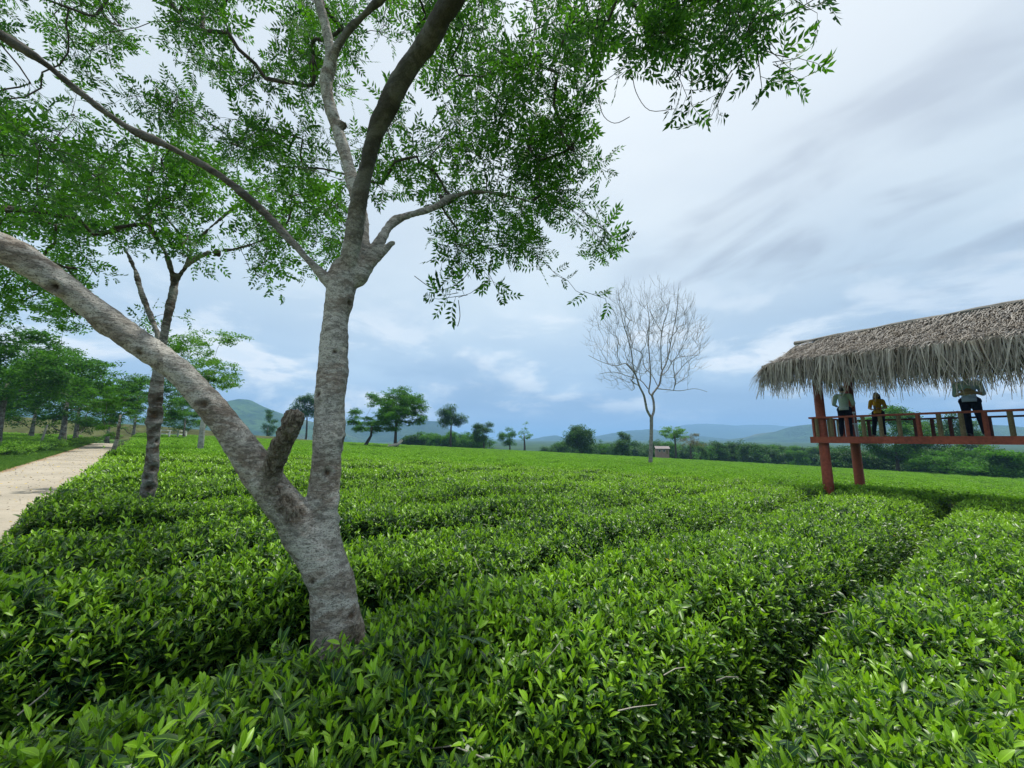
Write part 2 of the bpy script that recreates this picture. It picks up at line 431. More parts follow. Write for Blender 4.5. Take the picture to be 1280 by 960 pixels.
def scatter(name, parent, key, protos, pts, rot, scl, idx=None, kind='stuff'):
    n = len(pts); me = bpy.data.meshes.new(name); me.vertices.add(n)
    me.vertices.foreach_set('co', np.asarray(pts, dtype=np.float32).ravel())
    a = me.attributes.new('rot', 'FLOAT_VECTOR', 'POINT'); a.data.foreach_set('vector', np.asarray(rot, dtype=np.float32).ravel())
    a = me.attributes.new('scl', 'FLOAT', 'POINT'); a.data.foreach_set('value', np.asarray(scl, dtype=np.float32))
    if idx is None: idx = RNG.integers(0, len(protos), n)
    a = me.attributes.new('idx', 'INT', 'POINT'); a.data.foreach_set('value', np.asarray(idx, dtype=np.int32))
    o = bpy.data.objects.new(name, me); C.objects.link(o)
    if parent is not None: o.parent = parent
    m = o.modifiers.new('scatter', 'NODES'); m.node_group = scatter_tree(key, protos)
    if kind: o['kind'] = kind
    return o

# ------------------------------------------------------------------ leaf prototypes (never linked to the scene)
def leaf_geo(mb, base, d, n, L, W, age, seg=3, curl=.25, fold=.25):
    """a pointed leaf from base along d, face normal n"""
    d = d.normalized(); s = d.cross(n).normalized(); n = s.cross(d).normalized()
    prof = {3: [(.28, .85), (.58, 1.0), (.84, .55)], 2: [(.33, .9), (.72, .8)], 1: [(.45, 1.0)]}[seg]
    v = [tuple(base)]; mid = [1.0]
    for t, w in prof:
        c = base + d * (L * t) - n * (curl * L * t * t)
        for q in (-1, 0, 1):
            v.append(tuple(c + s * (q * W / 2 * w) + n * (abs(q) * fold * W / 2 * w))); mid.append(1.0 - abs(q))
    v.append(tuple(base + d * L - n * (curl * L))); mid.append(1.0)
    f = [(0, 2, 1), (0, 3, 2)]
    for i in range(len(prof) - 1):
        a = 1 + 3 * i; f += [(a, a + 1, a + 4, a + 3), (a + 1, a + 2, a + 5, a + 4)]
    a = 1 + 3 * (len(prof) - 1); e = len(v) - 1
    f += [(a, a + 1, e), (a + 1, a + 2, e)]
    mb.add(v, f, 0, age=age, mid=mid)
def proto(name, mb, m, smooth=True):
    me = mb.mesh(name, smooth); me.materials.append(M[m]); return bpy.data.objects.new(name, me)
def rv(s=1.0): return Vector((random.gauss(0, s), random.gauss(0, s), random.gauss(0, s)))

def tea_shoot(mat_, n=7, seg=3, size=1.0, spread=0.0, fresh=.5):
    mb = MB(); H = .10 * size; a0 = random.uniform(0, 6.28); lean = Vector((random.gauss(0, .12), random.gauss(0, .12), 1))
    for i in range(n):
        t = i / (n - 1); a = a0 + i * 2.4 + random.gauss(0, .3)
        el = 0.15 + 1.05 * t + random.gauss(0, .18)
        d = Vector((math.cos(a) * math.cos(el), math.sin(a) * math.cos(el), math.sin(el)))
        L = (.078 - .030 * t) * size * random.uniform(.8, 1.2)
        age = max(0.0, min(1.0, (t - .50) * 2.2 * fresh * 2 + random.uniform(-.1, .12)))
        base = lean * (H * (t - .55))
        leaf_geo(mb, base, d, Vector((0, 0, 1)) + rv(.15) - d * .2, L, L * random.uniform(.31, .42), age, seg, random.uniform(.05, .4), random.uniform(.15, .5))
    if seg > 1: mb.tube([lean * (-H * .8), lean * (H * .45)], [.0022, .0012], 3, cap=False, age=.4, mid=0.0)
    return proto('tea_shoot', mb, mat_)
TEA_NEAR = [tea_shoot('tea_leaf', random.choice((6, 7, 8)), 3, 1.0, fresh=fr) for fr in (.0, .35, .5, .7, .9, 1.0, .25, .6)]
mbx = MB()
for i in range(2): leaf_geo(mbx, Vector((0, 0, 0)), Vector((math.cos(i * 2.), math.sin(i * 2.), .9)), Vector((0, 0, 1)), .052, .020, 2.0, 3, .3, .3)
TEA_YELLOW = proto('yellow_leaves', mbx, 'tea_leaf')
TEA_NEAR.append(TEA_YELLOW)
TEA_MID = [tea_shoot('tea_leaf', 6, 2, 1.1, fresh=fr) for fr in (.2, .5, .8, 1.0, .6)]
def tea_patch(fresh):
    mb = MB()
    for k in range(34):
        x, y = random.gauss(0, .17), random.gauss(0, .17); a0 = random.uniform(0, 6); hz = random.gauss(0, .025)
        for i in range(4):
            t = i / 3; a = a0 + i * 2.2; el = .25 + .9 * t + random.gauss(0, .2)
            d = Vector((math.cos(a) * math.cos(el), math.sin(a) * math.cos(el), math.sin(el)))
            L = .085 - .02 * t
            leaf_geo(mb, Vector((x, y, hz + .04 * t)), d, Vector((0, 0, 1)) + rv(.2), L, L * .5, max(0, min(1, t * fresh * 1.5 + random.uniform(-.15, .15))), 1, .1, .2)
    return proto('tea_patch', mb, 'tea_leaf_far')
TEA_FAR = [tea_patch(f) for f in (.5, .8, 1.0, .65)]

def pinnate(mb, base, d, n, L, pairs, lw, ll, age, seg=1, twig=True):
    d = d.normalized(); s = d.cross(n).normalized(); n = s.cross(d)
    droop = random.uniform(.1, .45)
    pt = lambda t: base + d * (L * t) - Vector((0, 0, 1)) * (droop * L * t * t)
    if twig: mb.tube([pt(0), pt(.5), pt(1)], [.0016, .0012, .0008], 3, cap=False, age=.3, mid=0.0)
    for i in range(pairs):
        t = .22 + .75 * i / (pairs - 1); c = pt(t); dd = (pt(min(1, t + .05)) - pt(t - .05)).normalized()
        for q in (-1, 1):
            ld = (dd * .75 + s * q * 1.0 + rv(.12)).normalized()
            leaf_geo(mb, c, ld, n + rv(.25), ll * random.uniform(.8, 1.1) * (1 - .3 * abs(t - .55)), lw, age + random.uniform(-.15, .15), seg, .15, .2)
    leaf_geo(mb, pt(1), (pt(1) - pt(.9)), n, ll, lw, age, seg, .1, .2)
def spray(mat_, nleaf=6, L=.19, pairs=6, ll=.052, lw=.019, age=.5, flat=.5, seg=1, twig=True):
    mb = MB(); ax = Vector((0, 0, 1)); tl = L * .9
    for i in range(nleaf):
        t = i / max(1, nleaf - 1); a = i * 2.39 + random.gauss(0, .3)
        side = Vector((math.cos(a), math.sin(a) * flat, 0)).normalized() if flat else Vector((math.cos(a), math.sin(a), 0))
        d = side * random.uniform(.7, 1.2) + Vector((0, random.gauss(0, .2), .35 + t * .8))
        pinnate(mb, Vector((0, 0, tl * t)), d, Vector((0, -1, 0)) + rv(.35), L * random.uniform(.75, 1.15), pairs, lw, ll, age + random.uniform(-.25, .25), seg, twig)
    if twig: mb.tube([(0, 0, -.02), (0, 0, tl)], [.003, .0015], 4, cap=False, age=.2, mid=0.0)
    return proto('leaf_spray', mb, mat_)
SPRAY_NEAR = [spray('tree_leaf', random.choice((4, 5, 6)), ll=.058, lw=.019, pairs=5, age=a) for a in (.25, .45, .6, .8, .35, .55)]
SPRAY_MID = [spray('tree_leaf', 5, .22, 4, .075, .030, a, twig=False) for a in (.35, .6, .8, .5)]
def clump(mat_, n=90, R=.5, flat=.45, leaf=.13, age=.5):
    """a loose flat tuft of leaf-sized faces, for crowns some way off"""
    mb = MB()
    for k in range(n):
        v = rv(1).normalized() * (random.random() ** .45) * R; v.z *= flat
        d = rv(1); d.z *= .45; L = leaf * random.uniform(.7, 1.3)
        leaf_geo(mb, v, d, Vector((0, 0, 1)) + rv(.45), L, L * .42, max(0, min(1, age + random.uniform(-.35, .35))), 1, .2, .2)
    return proto('leaf_clump', mb, mat_)
CL = {'road': [clump('tree_leaf', 60, .55, .30, .18, a) for a in (.5, .75)] + [clump('tree_leaf_dark', 60, .55, .30, .18, .8)],
      'mid': [clump('tree_leaf', 75, .7, .6, .24, a) for a in (.3, .6, .85)],
      'dark': [clump('tree_leaf_dark', 75, .75, .75, .28, a) for a in (.3, .6, .9)],
      'light': [clump('tree_leaf_light', 50, .55, .4, .22, a) for a in (.3, .6, .9)],
      'umbrella': [clump('tree_leaf', 85, .7, .30, .22, a) for a in (.4, .7, 1.0)],
      'rust': [clump('tree_leaf_rust', 50, .5, .5, .14, a) for a in (.3, .7)]}

# ------------------------------------------------------------------ terrain
def sstep(x, a, b):
    t = np.clip((x - a) / (b - a), 0, 1); return t * t * (3 - 2 * t)
def road_s(x, y): return x + .95 * y + .86      # 0 on the tea edge, negative towards the road
def G(x, y):
    x = np.asarray(x, float); y = np.asarray(y, float)
    r = np.hypot(x, y); lin = -.05 * x - .02 * y
    w = sstep(r, 75, 190)
    h = lin * (1 - w) + w * (-7.5)
    s = road_s(x, y)
    h = h - .30 * sstep(-s, .3, .85) * (1 - sstep(r, 60, 120))
    return h
def g1(x, y): return float(G(x, y))

def build_ground():
    na, nr = 260, 150
    rr = np.concatenate([[0.0], np.geomspace(.6, 9000, nr)])
    th = np.linspace(0, 2 * PI, na, endpoint=False)
    V = []; F = []
    R, T_ = np.meshgrid(rr[1:], th, indexing='ij')
    X = R * np.sin(T_); Y = R * np.cos(T_)
    Z = G(X, Y)
    v = [(0, 0, g1(0, 0))] + list(zip(X.ravel().tolist(), Y.ravel().tolist(), Z.ravel().tolist()))
    f = []
    for k in range(na): f.append((0, 1 + (k + 1) % na, 1 + k))
    for i in range(nr - 1):
        a = 1 + i * na; b = a + na
        for k in range(na):
            k2 = (k + 1) % na; f.append((a + k, a + k2, b + k2, b + k))
    me = bpy.data.meshes.new('ground'); me.from_pydata(v, [], f)
    va = np.array(v); s = road_s(va[:, 0], va[:, 1]); r = np.hypot(va[:, 0], va[:, 1])
    gr = np.maximum(sstep(-s, 1.2, 2.5), sstep(r, 70, 90)); fa = sstep(r, 90, 200)
    for k, x in (('grass', gr), ('far', fa)):
        t = me.attributes.new(k, 'FLOAT', 'POINT'); t.data.foreach_set('value', x.astype(np.float32))
    me.polygons.foreach_set('use_smooth', [True] * len(f))
    tag(link('ground', me, None, ['ground']), kind='structure')
build_ground()

def unproj(px, py, off):
    d = ray(px, py); t = (off - EYE) / (d.z + .05 * d.x + .02 * d.y)
    return np.array([t * d.x, t * d.y])
def build_road():
    # right edge runs along the tea, left edge read off where the verge begins
    Rp = [np.array([-.95 * y - .86 - .70, y]) for y in (-8, -3, 0, 2, 4, 6, 9, 12, 16, 20, 26, 33, 42)]
    dirn = np.array([-.69, .726]); nrm = np.array([-.726, -.69])
    rows = []
    for p in Rp:
        t = p @ dirn; w = 2.5
        rows.append((p, p + nrm * w))
    v = []; f = []; e = []; n = 9
    pts = []
    for i in range(len(rows) - 1):
        for q in range(4):
            k = q / 4; pts.append((rows[i][0] * (1 - k) + rows[i + 1][0] * k, rows[i][1] * (1 - k) + rows[i + 1][1] * k))
    pts.append(rows[-1])
    # gentle bend to the right at the far end
    for i, (a, b) in enumerate(pts):
        for j in range(n):
            t = j / (n - 1); q = a * (1 - t) + b * t
            wob = .12 * mnoise.noise(Vector((q[0] * .6, q[1] * .6, 3 * t))) * (1 if j in (0, n - 1) else 0)
            q = q + nrm * wob
            crown = .035 * (1 - (2 * t - 1) ** 2)
            v.append((q[0], q[1], g1(q[0], q[1]) + .012 + crown)); e.append(abs(2 * t - 1) ** 2)
    for i in range(len(pts) - 1):
        for j in range(n - 1):
            a = i * n + j; f.append((a, a + n, a + n + 1, a + 1))
    mb = MB(); mb.add(v, f, 0, edge=e)
    tag(mb.build('road', 'road', None, True), kind='structure')
build_road()

# ------------------------------------------------------------------ hills
def hill(name, prof, D, mat_, depth, base=-12, rough=.10, seed=0, label=None):
    """prof: (px, py) of the skyline; the ridge stands D metres away"""
    pts = [P(px, py, D) for px, py in prof]
    xs = np.array([p.x for p in pts]); zs = np.array([p.z for p in pts])
    nx = 160; ny = 26
    X = np.linspace(xs[0], xs[-1], nx); Zr = np.interp(X, xs, zs)
    k = np.ones(5) / 5; Zr = np.convolve(np.pad(Zr, 2, mode='edge'), k, 'valid')
    V = []; F = []
    span = zs.max() - base
    for j in range(ny):
        q = -1 + 2 * j / (ny - 1); b = (1 - abs(q) ** 1.3)
        for i in range(nx):
            x = X[i]; y = D + q * depth + .25 * depth * math.sin(x / depth * 1.7 + seed)
            h = base + (Zr[i] - base) * b
            nz = mnoise.fractal(Vector((x * 3.2 / span * .3, y * 3.2 / span * .3, seed)), .9, 2.0, 5)
            h += nz * rough * span * (.35 + b * .4) * (b > .01)
            V.append((x, y, h if j not in (0, ny - 1) else base))
    for j in range(ny - 1):
        for i in range(nx - 1):
            a = j * nx + i; F.append((a, a + 1, a + nx + 1, a + nx))
    mb = MB(); mb.add(V, F)
    o = mb.build(name, mat_, None, True); tag(o, label, None, None, 'structure'); return o
hill('hills', [(200, 552), (255, 535), (285, 516), (305, 506), (322, 502), (340, 508), (358, 514), (380, 523), (410, 531), (440, 545), (470, 556)], 1000, 'hill_near', 330, rough=.10, seed=1)
hill('hills', [(420, 556), (450, 528), (480, 524), (505, 531), (525, 524), (540, 525), (562, 540), (590, 549), (620, 556)], 1300, 'hill_forest', 420, rough=.08, seed=2)
hill('hills', [(590, 558), (640, 553), (665, 549), (690, 544), (705, 548), (722, 551), (735, 546), (770, 540), (800, 537), (835, 542), (870, 548), (910, 558)], 2300, 'hill_forest', 600, rough=.07, seed=3)
hill('hills', [(700, 556), (760, 546), (820, 541), (845, 534), (870, 530), (900, 528), (930, 531), (965, 530), (990, 533), (1030, 534), (1080, 540), (1150, 546), (1240, 552)], 3000, 'hill_forest', 700, rough=.06, seed=4)
hill('hills', [(910, 560), (950, 552), (985, 542), (1010, 532), (1040, 526), (1075, 522), (1110, 525), (1150, 530), (1200, 536), (1260, 540), (1320, 536), (1420, 545)], 1150, 'hill_cleared', 360, rough=.10, seed=5)
hill('hills', [(-420, 545), (-300, 520), (-150, 512), (0, 506), (80, 515), (150, 526), (230, 545)], 900, 'hill_near', 300, rough=.1, seed=6)

def bank():
    """the mown earth bank beyond the left field"""
    V = []; F = []; n = 60
    for j in range(6):
        q = j / 5
        for i in range(n):
            t = i / (n - 1); x = -95 + 62 * t; y = 34 + 26 * t + q * 9
            hh = 3.1 * sstep(q, 0, .8) * (1 - .75 * t ** 2) + .25 * mnoise.noise(Vector((x * .2, y * .2, 0)))
            V.append((x, y, g1(x, y) - .15 + (hh if j else 0)))
    for j in range(5):
        for i in range(n - 1):
            a = j * n + i; F.append((a, a + 1, a + n + 1, a + n))
    mb = MB(); mb.add(V, F); tag(mb.build('embankment', 'earth_bank', None, True), kind='structure')
bank()

# ------------------------------------------------------------------ tea
DU = np.array([.722, .692]); DV = np.array([-.692, .722]); PITCHV = 1.5
def row_centre(u, k):
    f = np.where(k < 0, 1.0, np.where(k < 1, .5, 0.0))
    return 1.30 + PITCHV * k - f * (bend(u) - .22 * np.exp(-(u / 2.8) ** 2)) + .06 * np.sin(u * .55 + k * 1.7) * (np.abs(k + .5) > 1) + .03 * np.sin(u * 1.3 + k * 2.9)
def bend(u): return .075 * np.clip(u - 2.6, 0, 18)
def wscale(u, k): return np.where((k > -1) & (k < 1), 1 + .5 * bend(u) / .66, 1.0) * (1 - .10 * np.exp(-(u / 2.2) ** 2))
def prof(t):
    """t in [-1,1] round the hedge section -> offset across, height"""
    a = np.abs(t); top = a < .55
    s = np.clip((a - .55) / .45, 0, 1)
    w = np.where(top, .54 * a / .55, .54 + .11 * np.sin(s * PI * .62))
    h = np.where(top, .70 - .09 * (a / .55) ** 4, .61 - .57 * s ** 1.1)
    return np.sign(t) * w, h
def in_field(x, y):
    return (road_s(x, y) > -.35) & (y < 82 + 2.0 * np.sin(x * .13)) & (np.hypot(x, y) < 112)
def in_view(x, y, m=1.0):
    return ((y > 0) & (np.abs(x) < 1.75 * y + 1.2 * m)) | (np.hypot(x, y) < 2.2 * m)
def hump(x, y):
    return .035 * np.sin(x * 2.1 + y * 1.3 + np.sin(y * 2.7)) + .03 * np.sin(x * .9 - y * 2.3 + 1) + .045 * (np.abs(np.sin(x * 2.9 + y * 2.4 + .8 * np.sin(x * 1.7))) ** .5 - .7) + .02 * np.sin(x * 6.1 - y * 5.3)
def uv_xy(u, v): return u * DU[0] + v * DV[0], u * DU[1] + v * DV[1]
TRUNKS = [(-.73, 1.74, .17), (-4.22, 4.6, .16), (9.9, 12.4, .2), (12.1, 13.7, .2)]

def edge_low(x, y):
    """hedge ends round off towards the road"""
    return sstep(road_s(x, y), -.38, .0)
def hedge_core(ks, umin, umax, step, mb, nt=11, farz=False):
    for k in ks:
        u = np.arange(umin, umax, step); c = row_centre(u, k)
        ts = np.linspace(-1, 1, nt); w, h = prof(ts)
        U = np.repeat(u, nt); W = np.tile(w, len(u)); H = np.tile(h, len(u)) - .05
        x, y = uv_xy(U, np.repeat(c, nt) + W * .95 * np.repeat(wscale(u, k), nt))
        ok = in_field(x, y) & in_view(x, y, 1.5)
        e = edge_low(x, y)
        z = G(x, y) + np.maximum(0.02, H * (.25 + .75 * e)) + hump(x, y) * (H > .3)
        ok = ok.reshape(-1, nt).any(axis=1)
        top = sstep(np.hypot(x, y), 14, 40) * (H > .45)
        n0 = len(mb.v); vs = list(zip(x.tolist(), y.tolist(), z.tolist()))
        f = []
        for i in range(len(u) - 1):
            if ok[i] and ok[i + 1]:
                a = i * nt
                for j in range(nt - 1): f.append((a + j, a + nt + j, a + nt + j + 1, a + j + 1))
        used = sorted({q for ff in f for q in ff})
        if not used: continue
        mp = {q: i for i, q in enumerate(used)}
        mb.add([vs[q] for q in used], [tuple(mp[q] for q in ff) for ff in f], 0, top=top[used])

def sample_row(k, dens, r0, r1, umin, umax, topbias=1.0):
    """points on hedge k between distances r0 and r1"""
    L = umax - umin; N = int(L * 2.2 * dens)
    if N <= 0: return None
    u = RNG.uniform(umin, umax, N); t = RNG.uniform(-1, 1, N)
    w, h = prof(t); c = row_centre(u, k)
    x, y = uv_xy(u, c + w * wscale(u, k)); r = np.hypot(x, y)
    ok = (r >= r0) & (r < r1) & in_field(x, y) & in_view(x, y)
    ok &= (h > .5) | (RNG.random(N) < .75)
    for tx, ty, tr in TRUNKS[:2]: ok &= np.hypot(x - tx, y - ty) > tr
    u, t, w, h, x, y, r = (q[ok] for q in (u, t, w, h, x, y, r))
    z = G(x, y) + h * (.25 + .75 * edge_low(x, y)) + hump(x, y) * (h > .3) + RNG.normal(0, .026, len(x)) + (RNG.random(len(x)) < .05) * RNG.uniform(.02, .09, len(x))
    sidew = np.clip((np.abs(t) - .5) / .4, 0, 1) * np.sign(t)
    tilt = sidew * RNG.uniform(.3, 1.1, len(x))          # lean outwards on the flanks
    ax, ay = DV[0] * tilt, DV[1] * tilt
    return x, y, z, ax + RNG.normal(0, .22, len(x)), ay + RNG.normal(0, .22, len(x)), h, r
def rot_from(ax, ay):
    """tilt a Z-up piece towards (ax, ay), then spin; euler XYZ"""
    n = len(ax); spin = RNG.uniform(0, 2 * PI, n)
    tilt = np.hypot(ax, ay); az = np.arctan2(ay, ax)
    # R = Rz(az) Ry(tilt) Rz(spin): to euler
    ca, sa, ct, st, cs, ss = np.cos(az), np.sin(az), np.cos(tilt), np.sin(tilt), np.cos(spin), np.sin(spin)
    r00 = ca * ct * cs - sa * ss; r10 = sa * ct * cs + ca * ss; r20 = -st * cs
    r21 = st * ss; r22 = ct
    return np.stack([np.arctan2(r21, r22), -np.arcsin(np.clip(r20, -1, 1)), np.arctan2(r10, r00)], axis=1)

def tea_leaves(parent, ks, ranges=None):
    near, mid = [], []
    for k in ks:
        vc = 1.2 + PITCHV * k
        for (r0, r1, dens, dst) in ((0, 3.2, 920, near), (3.2, 8, 540, near), (8, 17, 220, mid)):
            if abs(vc) - 2 > r1: continue
            s = sample_row(k, dens, r0, r1, -r1 - 1, r1 + 3)
            if s is not None and len(s[0]): dst.append(s)
    if near:
        x, y, z, ax, ay, h, r = (np.concatenate(q) for q in zip(*near))
        idx = RNG.integers(0, 8, len(x)); idx[h < .5] = RNG.choice([0, 6, 1], (h < .5).sum())
        idx[RNG.random(len(x)) < .0008] = 8
        # join order is reversed in the node group, so count from the end
        idx = len(TEA_NEAR) - 1 - idx
        scatter('tea_leaves', parent, 'tea_near', TEA_NEAR, np.stack([x, y, z], 1), rot_from(ax, ay), np.clip(RNG.normal(.74, .16, len(x)), .45, 1.25), idx)
        
    if mid:
        x, y, z, ax, ay, h, r = (np.concatenate(q) for q in zip(*mid))
        scatter('tea_leaves', parent, 'tea_mid', TEA_MID, np.stack([x, y, z], 1), rot_from(ax, ay), RNG.uniform(.9, 1.35, len(x)))

ROWLBL = {-3: 'far strip of tea hedge at the right edge, one hedge beyond the hut shadow',
          -2: 'narrow strip of tea hedge at the right edge, showing only beyond the hut shadow',
          -1: 'wide tea hedge filling the lower right corner, right of the nearest dark furrow',
          0: 'tea hedge in the middle foreground, the one whose edge meets the forked trunk base',
          1: 'tea hedge just behind the forked trunk, beyond the second dark furrow',
          2: 'tea hedge second behind the forked trunk, running towards the hut post',
          3: 'tea hedge third behind the forked trunk', 4: 'tea hedge fourth behind the forked trunk, passing the second tree',
          5: 'tea hedge fifth behind the forked trunk, leafy with light tips'}
for k in range(-3, 6):
    mb = MB(); hedge_core([k], -14, 95, .14 if k < 3 else .2, mb)
    if not mb.v: continue
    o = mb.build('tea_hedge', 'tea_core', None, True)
    tag(o, ROWLBL[k], 'tea hedge', 'rows of clipped tea bushes')
    tea_leaves(o, [k])
mb = MB(); hedge_core(range(6, 16), -40, 60, .3, mb, 9); hedge_core(range(16, 85), -90, 95, .6, mb, 7); hedge_core(range(-30, -3), 0, 95, .5, mb, 7)
field = mb.build('tea_field', 'tea_core', None, True); field['kind'] = 'stuff'
tea_leaves(field, range(6, 13))
def tea_far():
    pts = []
    N = 190000
    # distances drawn so that the patches thin out far away
    r = 16 + (112 - 16) * RNG.random(N) ** 1.25; a = RNG.uniform(-1.07, 1.07, N)
    x = r * np.sin(a); y = r * np.cos(a)
    v = x * DV[0] + y * DV[1]; u = x * DU[0] + y * DU[1]
    k = np.round((v - 1.3) / PITCHV)
    for _ in range(2):
        c = row_centre(u, k); k = k + np.round((v - c) / PITCHV)
    w = v - row_centre(u, k)
    wide = np.abs(v - row_centre(u, 0 * k)) < .50 + .66 * (np.maximum(wscale(u, 0 * k), 1) - 1)
    ok = ((np.abs(w) < .48) | wide) & in_field(x, y) & (road_s(x, y) > .45)
    keep = RNG.random(N) < .42
    ok &= keep
    x, y, w = x[ok], y[ok], w[ok]
    z = G(x, y) + .665 + hump(x, y)
    n = len(x)
    scatter('tea_foliage', field, 'tea_far', TEA_FAR, np.stack([x, y, z], 1), rot_from(RNG.normal(0, .12, n), RNG.normal(0, .12, n)), RNG.uniform(.8, 1.25, n))
    # hedge flanks that face the camera at the start of the far field
    return n
NFAR = tea_far()
def left_field():
    """low tea across the road, seen under the roadside trees"""
    N = 16000; r = RNG.uniform(14, 75, N); a = RNG.uniform(-1.12, -.70, N)
    x = r * np.sin(a); y = r * np.cos(a); s = road_s(x, y)
    ok = (s < -5.6 - .02 * r) & ((np.sin((x * .7 + y * .7) * 4.1) > -.5)); x, y = x[ok], y[ok]; n = len(x)
    o = scatter('tea_foliage', None, 'tea_far', TEA_FAR, np.stack([x, y, G(x, y) + .30], 1), rot_from(RNG.normal(0, .15, n), RNG.normal(0, .15, n)), RNG.uniform(.9, 1.3, n))
left_field()

# grass on the verges
def grass():
    mb = MB()
    for i in range(26):
        a = random.uniform(0, 6.28); r = random.uniform(0, .12); b = Vector((math.cos(a) * r, math.sin(a) * r, 0))
        leaf_geo(mb, b, Vector((random.gauss(0, .35), random.gauss(0, .35), 1)), Vector((math.cos(a), math.sin(a), .1)), random.uniform(.05, .13), .008, random.random(), 1, .2, .1)
    pr = [proto('grass_tuft', mb, 'grass_blade')]
    N = 30000; y = RNG.uniform(1, 40, N); w = RNG.uniform(0, 1, N); side = RNG.random(N) < .96
    s = np.where(side, -(.70 + 2.5 / .72 + .02 + 3.0 * w ** 1.3), -(.40 + .35 * w))
    x = s - .95 * y - .86; n = N
    z = G(x, y); ok = np.ones(N, bool)
    x, y, z = x[ok], y[ok], z[ok]; n = len(x)
    o = scatter('grass', None, 'grass', pr, np.stack([x, y, z], 1), rot_from(RNG.normal(0, .1, n), RNG.normal(0, .1, n)), RNG.uniform(.6, 1.5, n))
grass()

def litter():
    m1 = MB(); leaf_geo(m1, Vector((0, 0, 0)), Vector((1, 0, .1)), Vector((0, 0, 1)), .055, .02, 2.0, 2, .3, .3)
    m2 = MB(); leaf_geo(m2, Vector((0, 0, 0)), Vector((1, 0, .1)), Vector((0, 0, 1)), .04, .02, .2, 2, .5, .5)
    pr = [proto('fallen_leaf', m1, 'tea_leaf'), proto('fallen_leaf', m2, 'bark_dark')]
    n = 1500; y = RNG.uniform(1, 30, n); w = RNG.random(n) ** 1.8 * 3.6
    side = RNG.random(n) < .6; s = np.where(side, -.45 - w, -.45 - 3.75 + w * .8); x = s - .95 * y - .86
    scatter('fallen_leaves', None, 'litter', pr, np.stack([x, y, G(x, y) + .052], 1), np.stack([RNG.normal(0, .3, n), RNG.normal(0, .3, n), RNG.uniform(0, 6.28, n)], 1), RNG.uniform(.7, 1.6, n))
litter()
def dry_twigs():
    mb = MB(); rn = random.Random(2)
    for i in range(60):
        r = rn.uniform(1.2, 5); a = rn.uniform(-.9, .9); x, y = r * math.sin(a), r * math.cos(a)
        if float(road_s(x, y)) < .5: continue
        z = g1(x, y) + rn.uniform(.58, .70); d = Vector((rn.gauss(0, 1), rn.gauss(0, 1), rn.gauss(.4, .4))).normalized(); L = rn.uniform(.08, .22)
        p = Vector((x, y, z)); mb.tube([p, p + d * L * .5 + rv(.008), p + d * L + rv(.015)], [.0028, .0022, .0012], 4, cap=False)
    tag(mb.build('dry_twigs', 'bleached_wood', None, True), kind='stuff')
dry_twigs()

# ------------------------------------------------------------------ trees
def grow(start_nodes, attractors, jitter=.08, pull=.35, up=0.0, origin=None, turn=.9):
    """attach each attractor to the nearest growing point; returns node list, parent list"""
    nodes = [Vector(p) for p in start_nodes]; par = [-1] * len(nodes)
    A = np.array([tuple(a) for a in attractors], float); NP = np.array([tuple(p) for p in nodes], float)
    org = None if origin is None else np.array(tuple(origin), float)
    def cost(P1):
        V1 = A[:, None, :] - P1[None]; D1 = np.sqrt((V1 ** 2).sum(-1))
        if org is None: return D1 ** 2
        R1 = P1 - org; R1 = R1 / (np.linalg.norm(R1, axis=1, keepdims=True) + 1e-9)
        cs = (V1 * R1[None]).sum(-1) / (D1 + 1e-9)
        return (D1 * (1 + turn * (1 - cs))) ** 2
    D = cost(NP); best = D.argmin(1); bd = D.min(1)
    used = np.zeros(len(A), bool); tips = []
    dirs = [None] * len(nodes)
    for _ in range(len(A)):
        i = int(np.argmin(np.where(used, 1e18, bd))); used[i] = True
        p = int(best[i]); a = nodes[p]; b = Vector(A[i]); d = b - a; L = d.length
        nseg = 3 if L > .5 * (jitter * 4) else 2
        pd = dirs[p] if dirs[p] is not None else d.normalized()
        prev = p
        for s in range(1, nseg + 1):
            t = s / nseg
            q = a + d * t + pd * (pull * L * t * (1 - t)) + Vector((0, 0, up * L * t * (1 - t)))
            if s < nseg: q = q + rv(jitter * L * .5)
            nodes.append(q); par.append(prev); dirs.append((nodes[-1] - nodes[prev]).normalized()); ni = len(nodes) - 1
            dd = cost(np.array([tuple(q)]))[:, 0]; m = dd < bd
            best[m] = ni; bd[m] = dd[m]; prev = ni
        tips.append(prev)
    return nodes, par, tips, dirs
def branches_mesh(nodes, par, n0, rtip, rmax, power=2.4, sides=5, rtop=None):
    """tubes for everything grown after the first n0 nodes"""
    cnt = [0.0] * len(nodes); kids = {}
    for i in range(len(nodes) - 1, -1, -1):
        if cnt[i] == 0: cnt[i] = 1.0
        if par[i] >= 0: cnt[par[i]] += cnt[i] if i >= n0 else 0; kids.setdefault(par[i], []).append(i)
    rad = [min(rmax, rtip * c ** (1 / power)) for c in cnt]
    mb = MB()
    done = set()
    for i in range(n0, len(nodes)):
        if i in done: continue
        # chain from the parent through the strongest child
        chain = [par[i], i]; done.add(i); r = [min(rad[i], rad[i] * 1.1), rad[i]]
        c = i
        while c in kids:
            ch = [q for q in kids[c] if q not in done]
            if not ch: break
            c = max(ch, key=lambda q: cnt[q]); done.add(c); chain.append(c); r.append(rad[c])
        mb.tube([nodes[q] for q in chain], r, sides if r[0] > rtip * 3 else max(3, sides - 1), cap=False)
    return mb, rad
